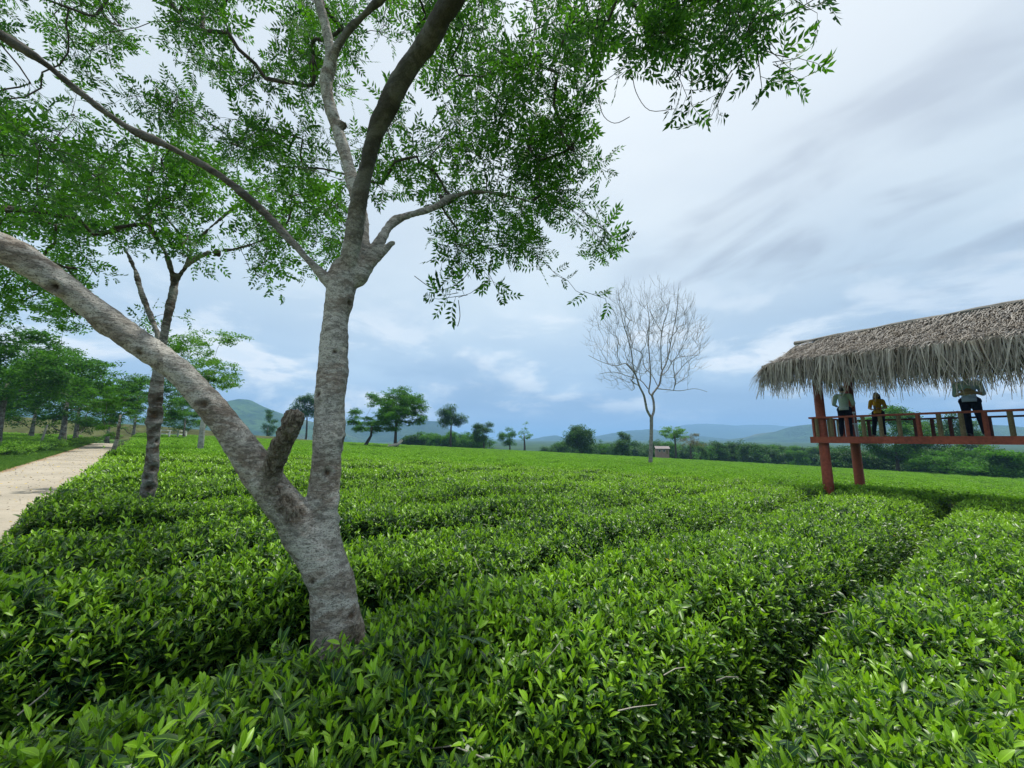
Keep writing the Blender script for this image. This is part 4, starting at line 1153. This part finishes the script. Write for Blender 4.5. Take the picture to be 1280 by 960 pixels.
# ------------------------------------------------------------------ the bare tree
def bare_tree():
    random.seed(3)
    Y = 31.0; sx = lambda x: 720 + x / 3.84; sy = lambda y: 340 + y / 3.84
    dep = [0]
    def lm(path, y0=0.0, y1=0.0):
        n = len(path); return limb([(sx(x), sy(y), Y + y0 + (y1 - y0) * i / (n - 1), w / 3.84) for i, (x, y, w) in enumerate(path)], 4)
    base = P(sx(357), sy(918), Y); gz = g1(base.x, Y)
    root = empty('bare_tree', (base.x, Y, gz)); tag(root, 'leafless tree with a pale trunk standing alone in the tea field', 'tree')
    A = lm([(357, 920, 25), (359, 870, 22), (361, 800, 20), (362, 740, 19), (362, 690, 20)])
    A = [(Vector((base.x, Y, gz - .2)), .36)] + A
    Ls = [lm([(362, 700, 14), (342, 665, 13), (334, 630, 12), (325, 590, 11), (303, 545, 10), (287, 495, 9), (262, 462, 8), (240, 440, 6)], 0, -1.2),
          lm([(285, 490, 8), (272, 440, 7), (266, 380, 6), (248, 315, 5), (228, 250, 4), (214, 180, 3.5), (205, 110, 2.5)], -.6, -1.8),
          lm([(362, 700, 14), (374, 665, 13), (372, 620, 12), (366, 590, 12), (385, 562, 11), (402, 535, 10), (412, 480, 9), (432, 440, 7), (446, 390, 6), (462, 300, 5), (482, 200, 4), (490, 110, 3)], 0, 1.5),
          lm([(366, 595, 9), (350, 575, 8), (356, 530, 7), (358, 480, 6.5), (352, 400, 6), (348, 330, 5), (352, 240, 4), (342, 160, 3)], 0, .8),
          lm([(411, 470, 7), (408, 400, 6), (408, 330, 6), (420, 250, 5), (440, 190, 3.5), (452, 120, 2.5)], .5, -1.0),
          lm([(408, 500, 6), (440, 470, 5), (470, 420, 4), (520, 405, 3), (590, 400, 2.5)], .5, 2.0),
          lm([(290, 500, 6), (245, 440, 5), (190, 450, 4), (120, 430, 3), (60, 400, 2.2)], -.5, 1.0),
          lm([(390, 560, 6), (440, 565, 4.5), (500, 570, 3.5), (570, 560, 2.5), (630, 575, 2)], .3, -1.5),
          lm([(345, 560, 6), (310, 520, 5), (250, 500, 4), (180, 480, 3), (110, 490, 2)], 0, 2.4),
          lm([(410, 285, 4), (380, 235, 3.5), (355, 190, 3)], .3, -1.4)]
    trunk = MB()
    for L in [A] + Ls: trunk.tube([p for p, r in L], [r for p, r in L], 8)
    trunk.build('trunk', 'bark_bare', root, True)
    start = []
    for L in Ls: start += [p for p, r in L[4::2]]
    att = []
    cx, cy = 345, 350
    while len(att) < 760:
        x = random.uniform(40, 660); y = random.uniform(30, 660)
        e = ((x - cx) / 300) ** 2 + ((y - 330) / 305) ** 2
        if e > .78 + .42 * mnoise.noise(Vector((x * .012, y * .012, 4.0))) + .12: continue
        if random.random() < (e - .35) * .9: continue
        if y > 500 and abs(x - 350) < 60: continue
        if y > 560 and random.random() < .6: continue
        dy = math.sqrt(max(0, 1 - e)) * 4.6
        att.append(P(sx(x), sy(y), Y + random.uniform(-dy, dy)))
    nodes, par, tips, dirs = grow(start, att, .05, .10, .05, P(sx(350), sy(900), Y), 1.5)
    mb, rad = branches_mesh(nodes, par, len(start), .008, .035, 2.0, 4); mb.build('branches', 'bark_bare', root, True)
    mb = MB()
    for i in tips:
        for q in range(2):
            d = (dirs[i] * .5 + (nodes[i] - P(sx(350), sy(800), Y)).normalized() * 1.0 + rv(.35) + Vector((0, 0, .15))).normalized(); a = nodes[i]
            mb.tube([a, a + d * .25 + rv(.03), a + d * random.uniform(.45, 1.0)], [.009, .007, .004], 3, cap=False)
    mb.build('twigs', 'bark_bare', root, True)['kind'] = 'stuff'
    rebase(root)
bare_tree()

# ------------------------------------------------------------------ small far structures
def house():
    p = P(827, 560, 98); gz = g1(p.x, 96)
    root = empty('field_house', (p.x, 98, EYE - 3.55), -.15); root.scale = (.5, .5, .5); tag(root, 'small house with a grey roof and pinkish wall behind the bare tree trunk', 'house')
    mb = MB(); mb.box((-3, -2, -3), (3, 2, 2.0)); mb.build('wall', 'wall_plaster', root)
    mb = MB(); mb.add([(-3.5, -2.6, 1.9), (3.5, -2.6, 1.9), (3.5, 0, 3.1), (-3.5, 0, 3.1), (3.5, 2.6, 1.9), (-3.5, 2.6, 1.9), (-3.5, -2.6, 2.05), (3.5, -2.6, 2.05), (3.5, 0, 3.25), (-3.5, 0, 3.25), (3.5, 2.6, 2.05), (-3.5, 2.6, 2.05)],
                     [(0, 3, 2, 1), (3, 5, 4, 2), (6, 7, 8, 9), (9, 8, 10, 11), (0, 1, 7, 6), (4, 5, 11, 10), (1, 2, 8, 7), (2, 4, 10, 8), (3, 0, 6, 9), (5, 3, 9, 11)]); mb.build('roof', 'roof_tin', root)
    for x in (-1.9, .2):
        mb = MB(); mb.box((x, -2.06, .5), (x + .9, -1.98, 1.5)); w = mb.build('window', 'window_glass', root)
        f = MB()
        for a, b in (((x - .08, -2.1, .42), (x + .98, -1.99, .5)), ((x - .08, -2.1, 1.5), (x + .98, -1.99, 1.58)), ((x - .08, -2.1, .503), (x, -1.99, 1.497)), ((x + .9, -2.1, .503), (x + .98, -1.99, 1.497))): f.box(a, b)
        f.build('frame', 'white_paint', w)
    mb = MB(); mb.box((1.7, -2.07, -.6), (2.5, -1.98, 1.5)); mb.build('door', 'bare_wood', root)
house()
def rail_fence():
    root = None
    a = P(199, 546, 37); b = P(232, 546, 43)
    root = empty('rail_fence', (a.x, a.y, g1(a.x, a.y))); tag(root, 'short low white rail fence far left of the white tree trunk', 'fence')
    d = Vector((b.x - a.x, b.y - a.y, 0)); n = 4
    for i in range(n):
        q = d * (i / (n - 1)); z = g1(a.x + q.x, a.y + q.y) - g1(a.x, a.y)
        mb = MB(); mb.box((q.x - .06, q.y - .06, z - .1), (q.x + .06, q.y + .06, z + 1.45)); mb.build('post', 'white_paint', root)
    z1 = g1(a.x + d.x, a.y + d.y) - g1(a.x, a.y)
    for h in (1.05, 1.40):
        mb = MB(); mb.bar((0, -.1, h), (d.x, d.y - .1, z1 + h), .05, .09); mb.build('rail', 'white_paint', root)
rail_fence()
def stake():
    q = P(51, 548, 27); gz = g1(q.x, 27); mb = MB(); mb.tube([Vector((0, 0, -.1)), Vector((.12, 0, .8)), Vector((.3, 0, 1.7))], [.07, .06, .05], 7)
    o = mb.build('wooden_stake', 'bleached_wood', None, True); o.location = (q.x, 27, gz); tag(o, 'leaning pale wooden stake between the first two roadside trees', 'stake')
stake()

# ------------------------------------------------------------------ the hut on posts
HF = Vector((9.95, 12.45, 0)); HA = Vector((.51, -.86, 0)); HB = Vector((.86, .51, 0))
HANG = math.atan2(HA.y, HA.x)
def hl(a, b, z): return HF + HA * a + HB * b + Vector((0, 0, z))
HLEN = 9.0; HWID = 2.42; DZ = EYE + .055       # deck top
def hut():
    root = empty('stilt_hut', (HF.x, HF.y, g1(HF.x, HF.y))); tag(root, 'open thatched hut on red posts standing over the tea at the right', 'hut')
    rl = Vector(root.location)
    H = lambda a, b, z: tuple(hl(a, b, z) - rl)
    def piece(name, m, fn, parent=root, smooth=False):
        mb = MB(); fn(mb); return mb.build(name, m, parent, smooth)
    # posts
    for a in (0, 6.2):
        for b in (0, HWID):
            gz = g1(*hl(a, b, 0).xy)
            def f(mb):
                # slightly tapered round concrete post
                mb.tube([H(a, b, gz - .3), H(a, b, gz + 1.0), H(a, b, DZ - .2), H(a, b, EYE + 2.4)], [.148, .140, .132, .125], 20)
            piece('post', 'painted_red', f, smooth=True)
    # deck frame
    t = .20
    piece('edge_beam', 'painted_red', lambda mb: mb.bar(H(-.25, -.20, DZ - t / 2), H(HLEN, -.20, DZ - t / 2), .10, t))
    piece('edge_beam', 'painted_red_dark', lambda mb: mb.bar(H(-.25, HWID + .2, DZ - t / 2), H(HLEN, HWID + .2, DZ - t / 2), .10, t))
    piece('end_beam', 'painted_red', lambda mb: mb.bar(H(-.25, -.148, DZ - t / 2 - .003), H(-.25, HWID + .148, DZ - t / 2 - .003), .10, t))
    for k in range(13):
        a = .35 + k * .68
        piece('joist', 'painted_red_dark', lambda mb: mb.bar(H(a, -.145, DZ - .115), H(a, HWID + .145, DZ - .115), .06, .13))
    for k in range(24):
        b = -.09 + k * .118
        piece('floor_board', 'floor_board', lambda mb: mb.bar(H(-.19, b, DZ - .028 + .002 * (k % 3)), H(HLEN, b, DZ - .028 + .002 * (k % 3)), .112, .034))
    # railings
    def railing(a0, b0, a1, b1, z, n, mats, h=.60, w=.075, mr='painted_red'):
        A = Vector((a0, b0)); B = Vector((a1, b1))
        piece('top_rail', mr, lambda mb: mb.bar(H(a0, b0, z + h), H(a1, b1, z + h), .085, .055))
        for i in range(n):
            q = A.lerp(B, (i + .5) / n)
            m = mats[i % len(mats)]
            piece('baluster', m, lambda mb: mb.bar(H(q.x, q.y, z + .001), H(q.x, q.y, z + h - .029), w, w * .8))
    random.seed(4)
    ml = ['bare_wood', 'bare_wood', 'painted_red', 'bare_wood', 'bare_wood', 'bare_wood', 'painted_red']
    railing(-.25, -.20, HLEN, -.20, DZ, 24, ml)
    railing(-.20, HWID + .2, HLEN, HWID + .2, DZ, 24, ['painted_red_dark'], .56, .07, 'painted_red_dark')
    railing(-.25, -.10, -.25, HWID + .1, DZ, 7, ['painted_red', 'bare_wood'], .60)
    # roof frame
    zt = EYE + 2.35
    for b in (-.02, HWID + .02):
        piece('wall_plate', 'painted_red_dark', lambda mb: mb.bar(H(-.9, b, zt), H(HLEN + .5, b, zt), .12, .14))
    for k in range(11):
        a = -.8 + k * 1.0
        for s in (-1, 1):
            piece('rafter', 'painted_red_dark', lambda mb: mb.bar(H(a, 1.31 + s * .04, EYE + 3.18), H(a, 1.31 + s * 2.30, EYE + 2.14 - .055 * max(0, a)), .07, .08))
        piece('tie_beam', 'painted_red_dark', lambda mb: mb.bar(H(a + .1, .05, zt + .16), H(a + .1, HWID - .05, zt + .16), .07, .09))
    # thatch: a solid bed plus many separate dry palm strips
    RB = 1.31
    def eave_drop(a): return .055 * max(0, a)            # the fringe hangs lower towards the near end
    def surf(a, s, side):
        """s 0 ridge .. 1 eave"""
        b = RB + side * 2.42 * s; z = EYE + 3.50 - 1.02 * s - .10 * math.sin(PI * s) - eave_drop(a) * s
        if a < .2: z -= .05 * (.2 - a) ** 2
        z += .035 * mnoise.noise(Vector((a * 1.4, s * 3 * side, 3))) + .02 * mnoise.noise(Vector((a * 4, s * 7 * side, 8)))
        return Vector((a, b, z))
    mb = MB(); na, ns = 40, 8
    for side in (-1, 1):
        v = []; f = []
        for lay in (0, 1):
            for i in range(na):
                a = -1.0 + (HLEN + 1.6) * i / (na - 1)
                for j in range(ns):
                    q = surf(a, j / (ns - 1), side); v.append(H(q.x, q.y, q.z - .04 - lay * .13))
        for i in range(na - 1):
            for j in range(ns - 1):
                a = i * ns + j; f.append((a, a + ns, a + ns + 1, a + 1)); a += na * ns; f.append((a + 1, a + ns + 1, a + ns, a))
        o = na * ns
        for j in range(ns - 1): f.append((j, j + 1, o + j + 1, o + j)); e = (na - 1) * ns; f.append((e + j + 1, e + j, o + e + j, o + e + j + 1))
        for i in range(na - 1): a = i * ns + ns - 1; f.append((a, a + ns, o + a + ns, o + a))
        mb.add(v, f)
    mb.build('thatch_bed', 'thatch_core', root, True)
    mb = MB(); rnd = random.Random(9)
    def strip(p, d, nrm, L, W, shade, sag=.0, warm=0.0):
        d = d.normalized(); s = d.cross(nrm).normalized(); v = []; n = 4
        tw = rnd.uniform(-.5, .5); cur = rnd.uniform(-.18, .18)
        for i in range(n):
            t = i / (n - 1); c = p + d * (L * t) + s * (cur * L * t * t) - Vector((0, 0, 1)) * (sag * L * t * t) + nrm * (.02 * math.sin(t * 3))
            sw = (s * math.cos(tw * t) + nrm * math.sin(tw * t)) * (W / 2 * (1 - t * .75))
            v += [tuple(c - sw), tuple(c + sw)]
        mb.add(v, [(0, 1, 3, 2), (2, 3, 5, 4), (4, 5, 7, 6)], 0, shade=shade, warm=warm)
    def W3(q): return Vector(H(*q))
    for side in (-1, 1):
        rows = 26 if side < 0 else 12
        for r in range(rows):
            s = r / rows * .97
            cnt = int((HLEN + 1.6) / (.032 if side < 0 else .07))
            for i in range(cnt):
                a = -1.02 + (HLEN + 1.6) * (i + rnd.random()) / cnt; ss = s + rnd.uniform(-.02, .02)
                q = surf(a, max(0, ss), side); q2 = surf(a + rnd.gauss(0, .06), ss + .12, side)
                p = W3(q); d = W3(q2) - p; nn = d.cross(HA).normalized(); nn = nn if nn.z > 0 else -nn
                strip(p + nn * rnd.uniform(-.01, .04), d + nn * rnd.uniform(-.03, .07) * 1.5 + Vector(HA) * rnd.gauss(0, .03), nn, rnd.uniform(.18, .48), rnd.uniform(.014, .034), max(0, min(1, rnd.gauss(.55, .22))))
    # long fringe hanging off the eaves, several layers deep
    out = -Vector(HB)
    for side in (-1, 1):
        o_ = Vector(HB) * side
        for lay in range(9 if side < 0 else 6):
            f = lay / 8; dens = .017 if side < 0 else .035
            cnt = int((HLEN + 1.7) / dens)
            for i in range(cnt):
                a = -1.1 + (HLEN + 1.7) * (i + rnd.random()) / cnt
                s = .80 + .20 * f + rnd.uniform(-.03, .03)
                clumpy = mnoise.noise(Vector((a * 1.7, lay * .7, side)))
                q = surf(a, s, side); p = W3(q) + o_ * (.06 * rnd.random())
                L = (.50 + .54 * f) * rnd.uniform(.62, 1.08) * (1 + .40 * clumpy)
                if side > 0: L *= 1.08
                d = o_ * rnd.uniform(.05, .55) * (1.25 - f) - Vector((0, 0, 1)) + Vector(HA) * (rnd.gauss(0, .17) + .25 * mnoise.noise(Vector((a * 3.1, lay * 2.1, 9))))
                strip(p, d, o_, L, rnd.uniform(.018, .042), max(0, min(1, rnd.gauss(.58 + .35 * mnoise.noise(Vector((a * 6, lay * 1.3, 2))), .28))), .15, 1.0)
    # ragged gable end on the left
    for side in (-1, 1):
        for k in range(520):
            s = rnd.random(); q = surf(-1.0 + rnd.uniform(-.04, .1), s, side); p = W3(q)
            d = -Vector(HA) * rnd.uniform(.1, .5) + Vector(HB) * side * rnd.uniform(.2, .7) - Vector((0, 0, 1)) * rnd.uniform(.4, 1)
            strip(p, d, -Vector(HA), rnd.uniform(.25, .5 + .45 * s ** 3), rnd.uniform(.018, .04), max(0, min(1, rnd.gauss(.55, .25))), .2)
    th = mb.build('thatch', 'thatch', root); th['kind'] = 'stuff'
    # ridge roll, flattened strips across the top
    mb = MB()
    for k in range(8):
        mb.tube([H(-1.05 + (HLEN + 1.6) * i / 24, RB + .07 * math.cos(k * .8), EYE + 3.50 + .03 * math.sin(k * .8) + .018 * math.sin(i * 1.7 + k)) for i in range(25)], .035, 6, shade=.45)
    mb.build('ridge_cap', 'thatch', root, True)
hut()

# ------------------------------------------------------------------ people
def person(label, a, b, face, height, shirt, trous, shoe, pose, hair_long=False, group=None, bw=1.0):
    root = empty('person', tuple(hl(a, b, DZ)), 0); tag(root, label, 'person', group)
    root.rotation_euler = (0, 0, face); s = height / 1.70
    mb = MB(); segs = []
    V = lambda x, y, z: Vector((x * s, y * s, z * s))
    def seg(pts, rad, kind, ell=None, sides=12):
        pts = [V(*p) for p in pts]; rad = [r * s for r in rad]
        mb.tube(pts, rad, sides, ell=ell)
        mb.ball(tuple(pts[0]), rad[0] * .97, 10, 6); mb.ball(tuple(pts[-1]), rad[-1] * .97, 10, 6)
        for i in range(len(pts) - 1): segs.append((pts[i], pts[i + 1], (rad[i] + rad[i + 1]) / 2, kind))
    # the figure faces -Y
    ft = pose['feet']
    for sd, (fx, fy) in zip((-1, 1), ft):
        hx = .09 * sd
        kx, ky = (hx + fx) / 2, fy / 2 - .03
        seg([(hx, 0, .86), (kx, ky, .47)], [.102, .070], 'trousers')
        seg([(kx, ky, .47), (kx * .4 + fx * .6, fy * .8, .30), (fx, fy, .09)], [.070, .066, .056], 'trousers')
        seg([(fx, fy + .03, .045), (fx + .02 * sd, fy - .15, .032)], [.042, .034], 'shoe')
    seg([(-.075 * bw, 0, .90), (.075 * bw, 0, .90)], [.128, .128], 'trousers', (1.0, 1.0))
    seg([(0, 0, .90), (0, 0, 1.0)], [.125 * bw, .122 * bw], 'trousers', (1.30, .92))
    seg([(0, 0, 1.02), (0, .005, 1.10), (0, 0, 1.22), (0, .01, 1.34)], [.125 * bw, .125 * bw, .138 * bw, .122 * bw], 'shirt', (1.30, .90))
    seg([(-.155 * bw, .01, 1.37), (.155 * bw, .01, 1.37)], [.075, .075], 'shirt')
    seg([(0, .01, 1.38), (0, 0, 1.47)], [.052, .048], 'skin')
    hd = pose.get('head', (0, 0)); hc = V(hd[0], -.01 + hd[1], 1.585)
    mb.ball(tuple(hc), (.075 * s, .092 * s, .112 * s), 16, 12); segs.append((hc - Vector((0, 0, .04)), hc + Vector((0, 0, .05)), .09 * s, 'skin'))
    # nose, chin, ears, brow
    mb.ball(tuple(hc + V(0, -.095, -.012)), .014 * s, 8, 6); mb.ball(tuple(hc + V(0, -.062, -.085)), .030 * s, 8, 6)
    for q in (-1, 1): mb.ball(tuple(hc + V(q * .078, .005, -.01)), (.012 * s, .02 * s, .03 * s), 8, 6)
    for sd, arm in zip((-1, 1), pose['arms']):
        sh = (.172 * sd * bw, .01, 1.355); el, wr, hdn = arm
        seg([sh, el], [.068, .058], 'shirt' if pose.get('sleeve', 'short') == 'short' else 'shirt')
        mid = tuple((el[i] * .25 + wr[i] * .75) for i in range(3))
        seg([el, mid, wr], [.047, .038, .029], 'skin' if pose.get('sleeve', 'short') == 'short' else 'shirt')
        # hand: palm, four fingers and a thumb
        d = Vector(hdn).normalized(); w = Vector(wr); side = d.cross(Vector((0, 0, 1)) if abs(d.z) < .8 else Vector((0, 1, 0))).normalized(); nrm = side.cross(d).normalized()
        pc = w + d * .045
        seg([tuple(w), tuple(w + d * .085)], [.026, .030], 'skin', (1.15, .55))
        for fi, fl in enumerate((.058, .070, .066, .052)):
            b0 = w + d * .085 + side * (-.028 + .0185 * fi); b1 = b0 + d * fl * .5 + nrm * -.006; b2 = b1 + d * fl * .42 + nrm * -.02
            seg([tuple(b0), tuple(b1), tuple(b2)], [.0088, .0082, .0070], 'skin', None, 8)
        t0 = w + d * .03 - side * .025; seg([tuple(t0), tuple(t0 - side * .028 + d * .025), tuple(t0 - side * .03 + d * .052)], [.011, .0095, .008], 'skin', None, 8)
    me = remesh(mb.mesh('b'), .0095 * s, 2)
    me.materials.clear()
    for m in ('skin', shirt, trous, shoe): me.materials.append(M[m])
    n = len(me.polygons); ce = np.empty(n * 3, np.float32); me.polygons.foreach_get('center', ce); ce = ce.reshape(-1, 3)
    best = np.full(n, 1e9); mi = np.zeros(n, np.int32); key = {'skin': 0, 'shirt': 1, 'trousers': 2, 'shoe': 3}
    for p, q, r, kd in segs:
        p_ = np.array(tuple(p)); d = np.array(tuple(q - p)); L2 = max(1e-9, (d ** 2).sum())
        t = np.clip(((ce - p_) @ d) / L2, 0, 1); dist = np.linalg.norm(ce - p_ - t[:, None] * d, axis=1) - r
        m = dist < best; best[m] = dist[m]; mi[m] = key[kd]
    me.polygons.foreach_set('material_index', mi)
    me.polygons.foreach_set('use_smooth', [True] * n); me.update()
    link('body', me, root)
    # hair
    hb = MB(); v0 = hc + V(0, .012, .022)
    hb.ball(tuple(v0), (.084 * s, .095 * s, .108 * s), 16, 12)
    hv = [Vector(p) for p in hb.v]
    for i, p in enumerate(hv):                      # lift it off the face
        rel = p - hc
        if rel.y < -.02 * s and rel.z < .055 * s: hv[i] = hc + rel * .72
    hb.v = [tuple(p) for p in hv]
    if hair_long:
        for q in (-1, 0, 1):
            hb.tube([hc + V(.05 * q, .05, .04), hc + V(.075 * q, .055, -.07), hc + V(.085 * q, .03, -.20), hc + V(.08 * q, .0, -.27)], [.05 * s, .045 * s, .035 * s, .012 * s], 8)
    hb.build('hair', 'hair', root, True)
    e = MB()
    for q in (-1, 1): e.ball(tuple(hc + V(q * .030, -.083, .012)), (.012 * s, .006 * s, .007 * s), 8, 6)
    e.ball(tuple(hc + V(0, -.087, -.052)), (.022 * s, .006 * s, .006 * s), 8, 6)
    for q in (-1, 1): e.build('face_features', 'hair', root, True) if q > 0 else None
    # shirt hem and belt, a thin proud band
    hm = MB(); hm.tube([V(0, 0, .885), V(0, 0, .94), V(0, .002, 1.0)], [.142 * s * bw, .142 * s * bw, .130 * s * bw], 20, ell=(1.32, .95)); hm.build('shirt_hem', shirt, root, True)
    return root
# the direction to the camera from the hut
fc = math.atan2(-1, -.8)   # heading of -HB-ish
FACE_OUT = math.atan2(HB.x, -HB.y) + 0.0          # rotation that turns -Y to +HB? checked below
def rot_to(d):             # rotation so that the figure's front (-Y) points along d
    return math.atan2(d.x, -d.y)
away = rot_to(HB + HA * -.2); towards = rot_to(-HB + HA * .1)
person('man in mint grey shirt standing with his back turned beside the left post', .42, .62, away, 1.62, 'shirt_mint', 'trousers_navy', 'shoe_dark',
       {'feet': [(-.10, .02), (.15, -.03)], 'arms': [((-.25, .03, 1.09), (-.20, -.20, 1.02), (.5, -.8, -.2)), ((.255, .02, 1.09), (.21, -.20, 1.03), (-.5, -.8, -.2))], 'head': (.0, -.02)}, bw=1.12)
person('woman with long dark hair and a mustard yellow top leaning at the far railing', .85, 1.95, towards, 1.45, 'blouse_yellow', 'trousers_navy', 'shoe_tan',
       {'feet': [(-.17, -.10), (.10, .03)], 'arms': [((-.225, .02, 1.11), (-.13, -.20, 1.03), (.6, -.6, .1)), ((.225, .02, 1.11), (.12, -.21, 1.06), (-.6, -.6, .2))], 'head': (.01, -.01)}, hair_long=True)
person('man in pale blue shirt with folded arms, head hidden by the thatch', 3.08, .62, towards, 1.72, 'shirt_pale_blue', 'trousers_navy', 'shoe_dark',
       {'feet': [(-.08, .02), (.17, -.04)], 'arms': [((-.235, .02, 1.08), (.00, -.20, 1.13), (1, -.1, .15)), ((.235, .02, 1.08), (-.02, -.24, 1.16), (-1, -.1, .1))], 'head': (0, 0)}, bw=1.12)
def phone():
    p = hl(.85, 1.95, DZ) + Vector((math.cos(towards) * .0, 0, 0))
    d = -HB; q = p + d * .24 + Vector((0, 0, .93))
    mb = MB(); mb.bar(q - Vector((0, 0, .07)), q + Vector((0, 0, .07)), .07, .01)
    tag(mb.build('phone', 'phone_black'), 'black phone held up by the woman in the yellow top', 'phone')
phone()
def chair():
    root = empty('plastic_chair', tuple(hl(.25, 1.25, DZ)), away + PI); tag(root, 'white slatted plastic chair beside the man in the mint shirt', 'chair')
    mb = MB(); mb.box((-.2, -.2, .41), (.2, .2, .44)); mb.build('seat', 'white_plastic', root)
    for x, y in ((-.19, -.19), (.19, -.19), (-.19, .19), (.19, .19)):
        l = MB(); l.bar((x * 1.12, y * 1.15, 0), (x, y, .41), .035, .035); l.build('leg', 'white_plastic', root)
    for k in range(5):
        x = -.15 + k * .075; l = MB(); l.bar((x, .195, .44), (x * 1.05, .24, .78), .022, .014); l.build('slat', 'white_plastic', root)
    l = MB(); l.bar((-.2, .243, .80), (.2, .243, .80), .025, .05); l.build('top_rail', 'white_plastic', root)
chair()

# ------------------------------------------------------------------ haze
def haze():
    m = bpy.data.materials.new('haze'); m.use_nodes = True; T = NT(m.node_tree); T.n.clear()
    out = T.new('ShaderNodeOutputMaterial')
    v = T.new('ShaderNodeVolumePrincipled'); v.inputs['Color'].default_value = (.36, .62, 1.0, 1); v.inputs['Density'].default_value = HAZE_D; v.inputs['Anisotropy'].default_value = 0.0
    T.l.new(v.outputs[0], out.inputs['Volume']); M['haze'] = m
    mb = MB(); mb.box((-9500, -9500, -16), (9500, 9500, HAZE_TOP)); o = mb.build('haze', 'haze'); o['kind'] = 'stuff'
HAZE_D = .00042
bpy.context.view_layer.update()
HAZE_TOP = max(v.co.z for o in C.objects if o.name.startswith('hills') for v in o.data.vertices) + 3
haze()
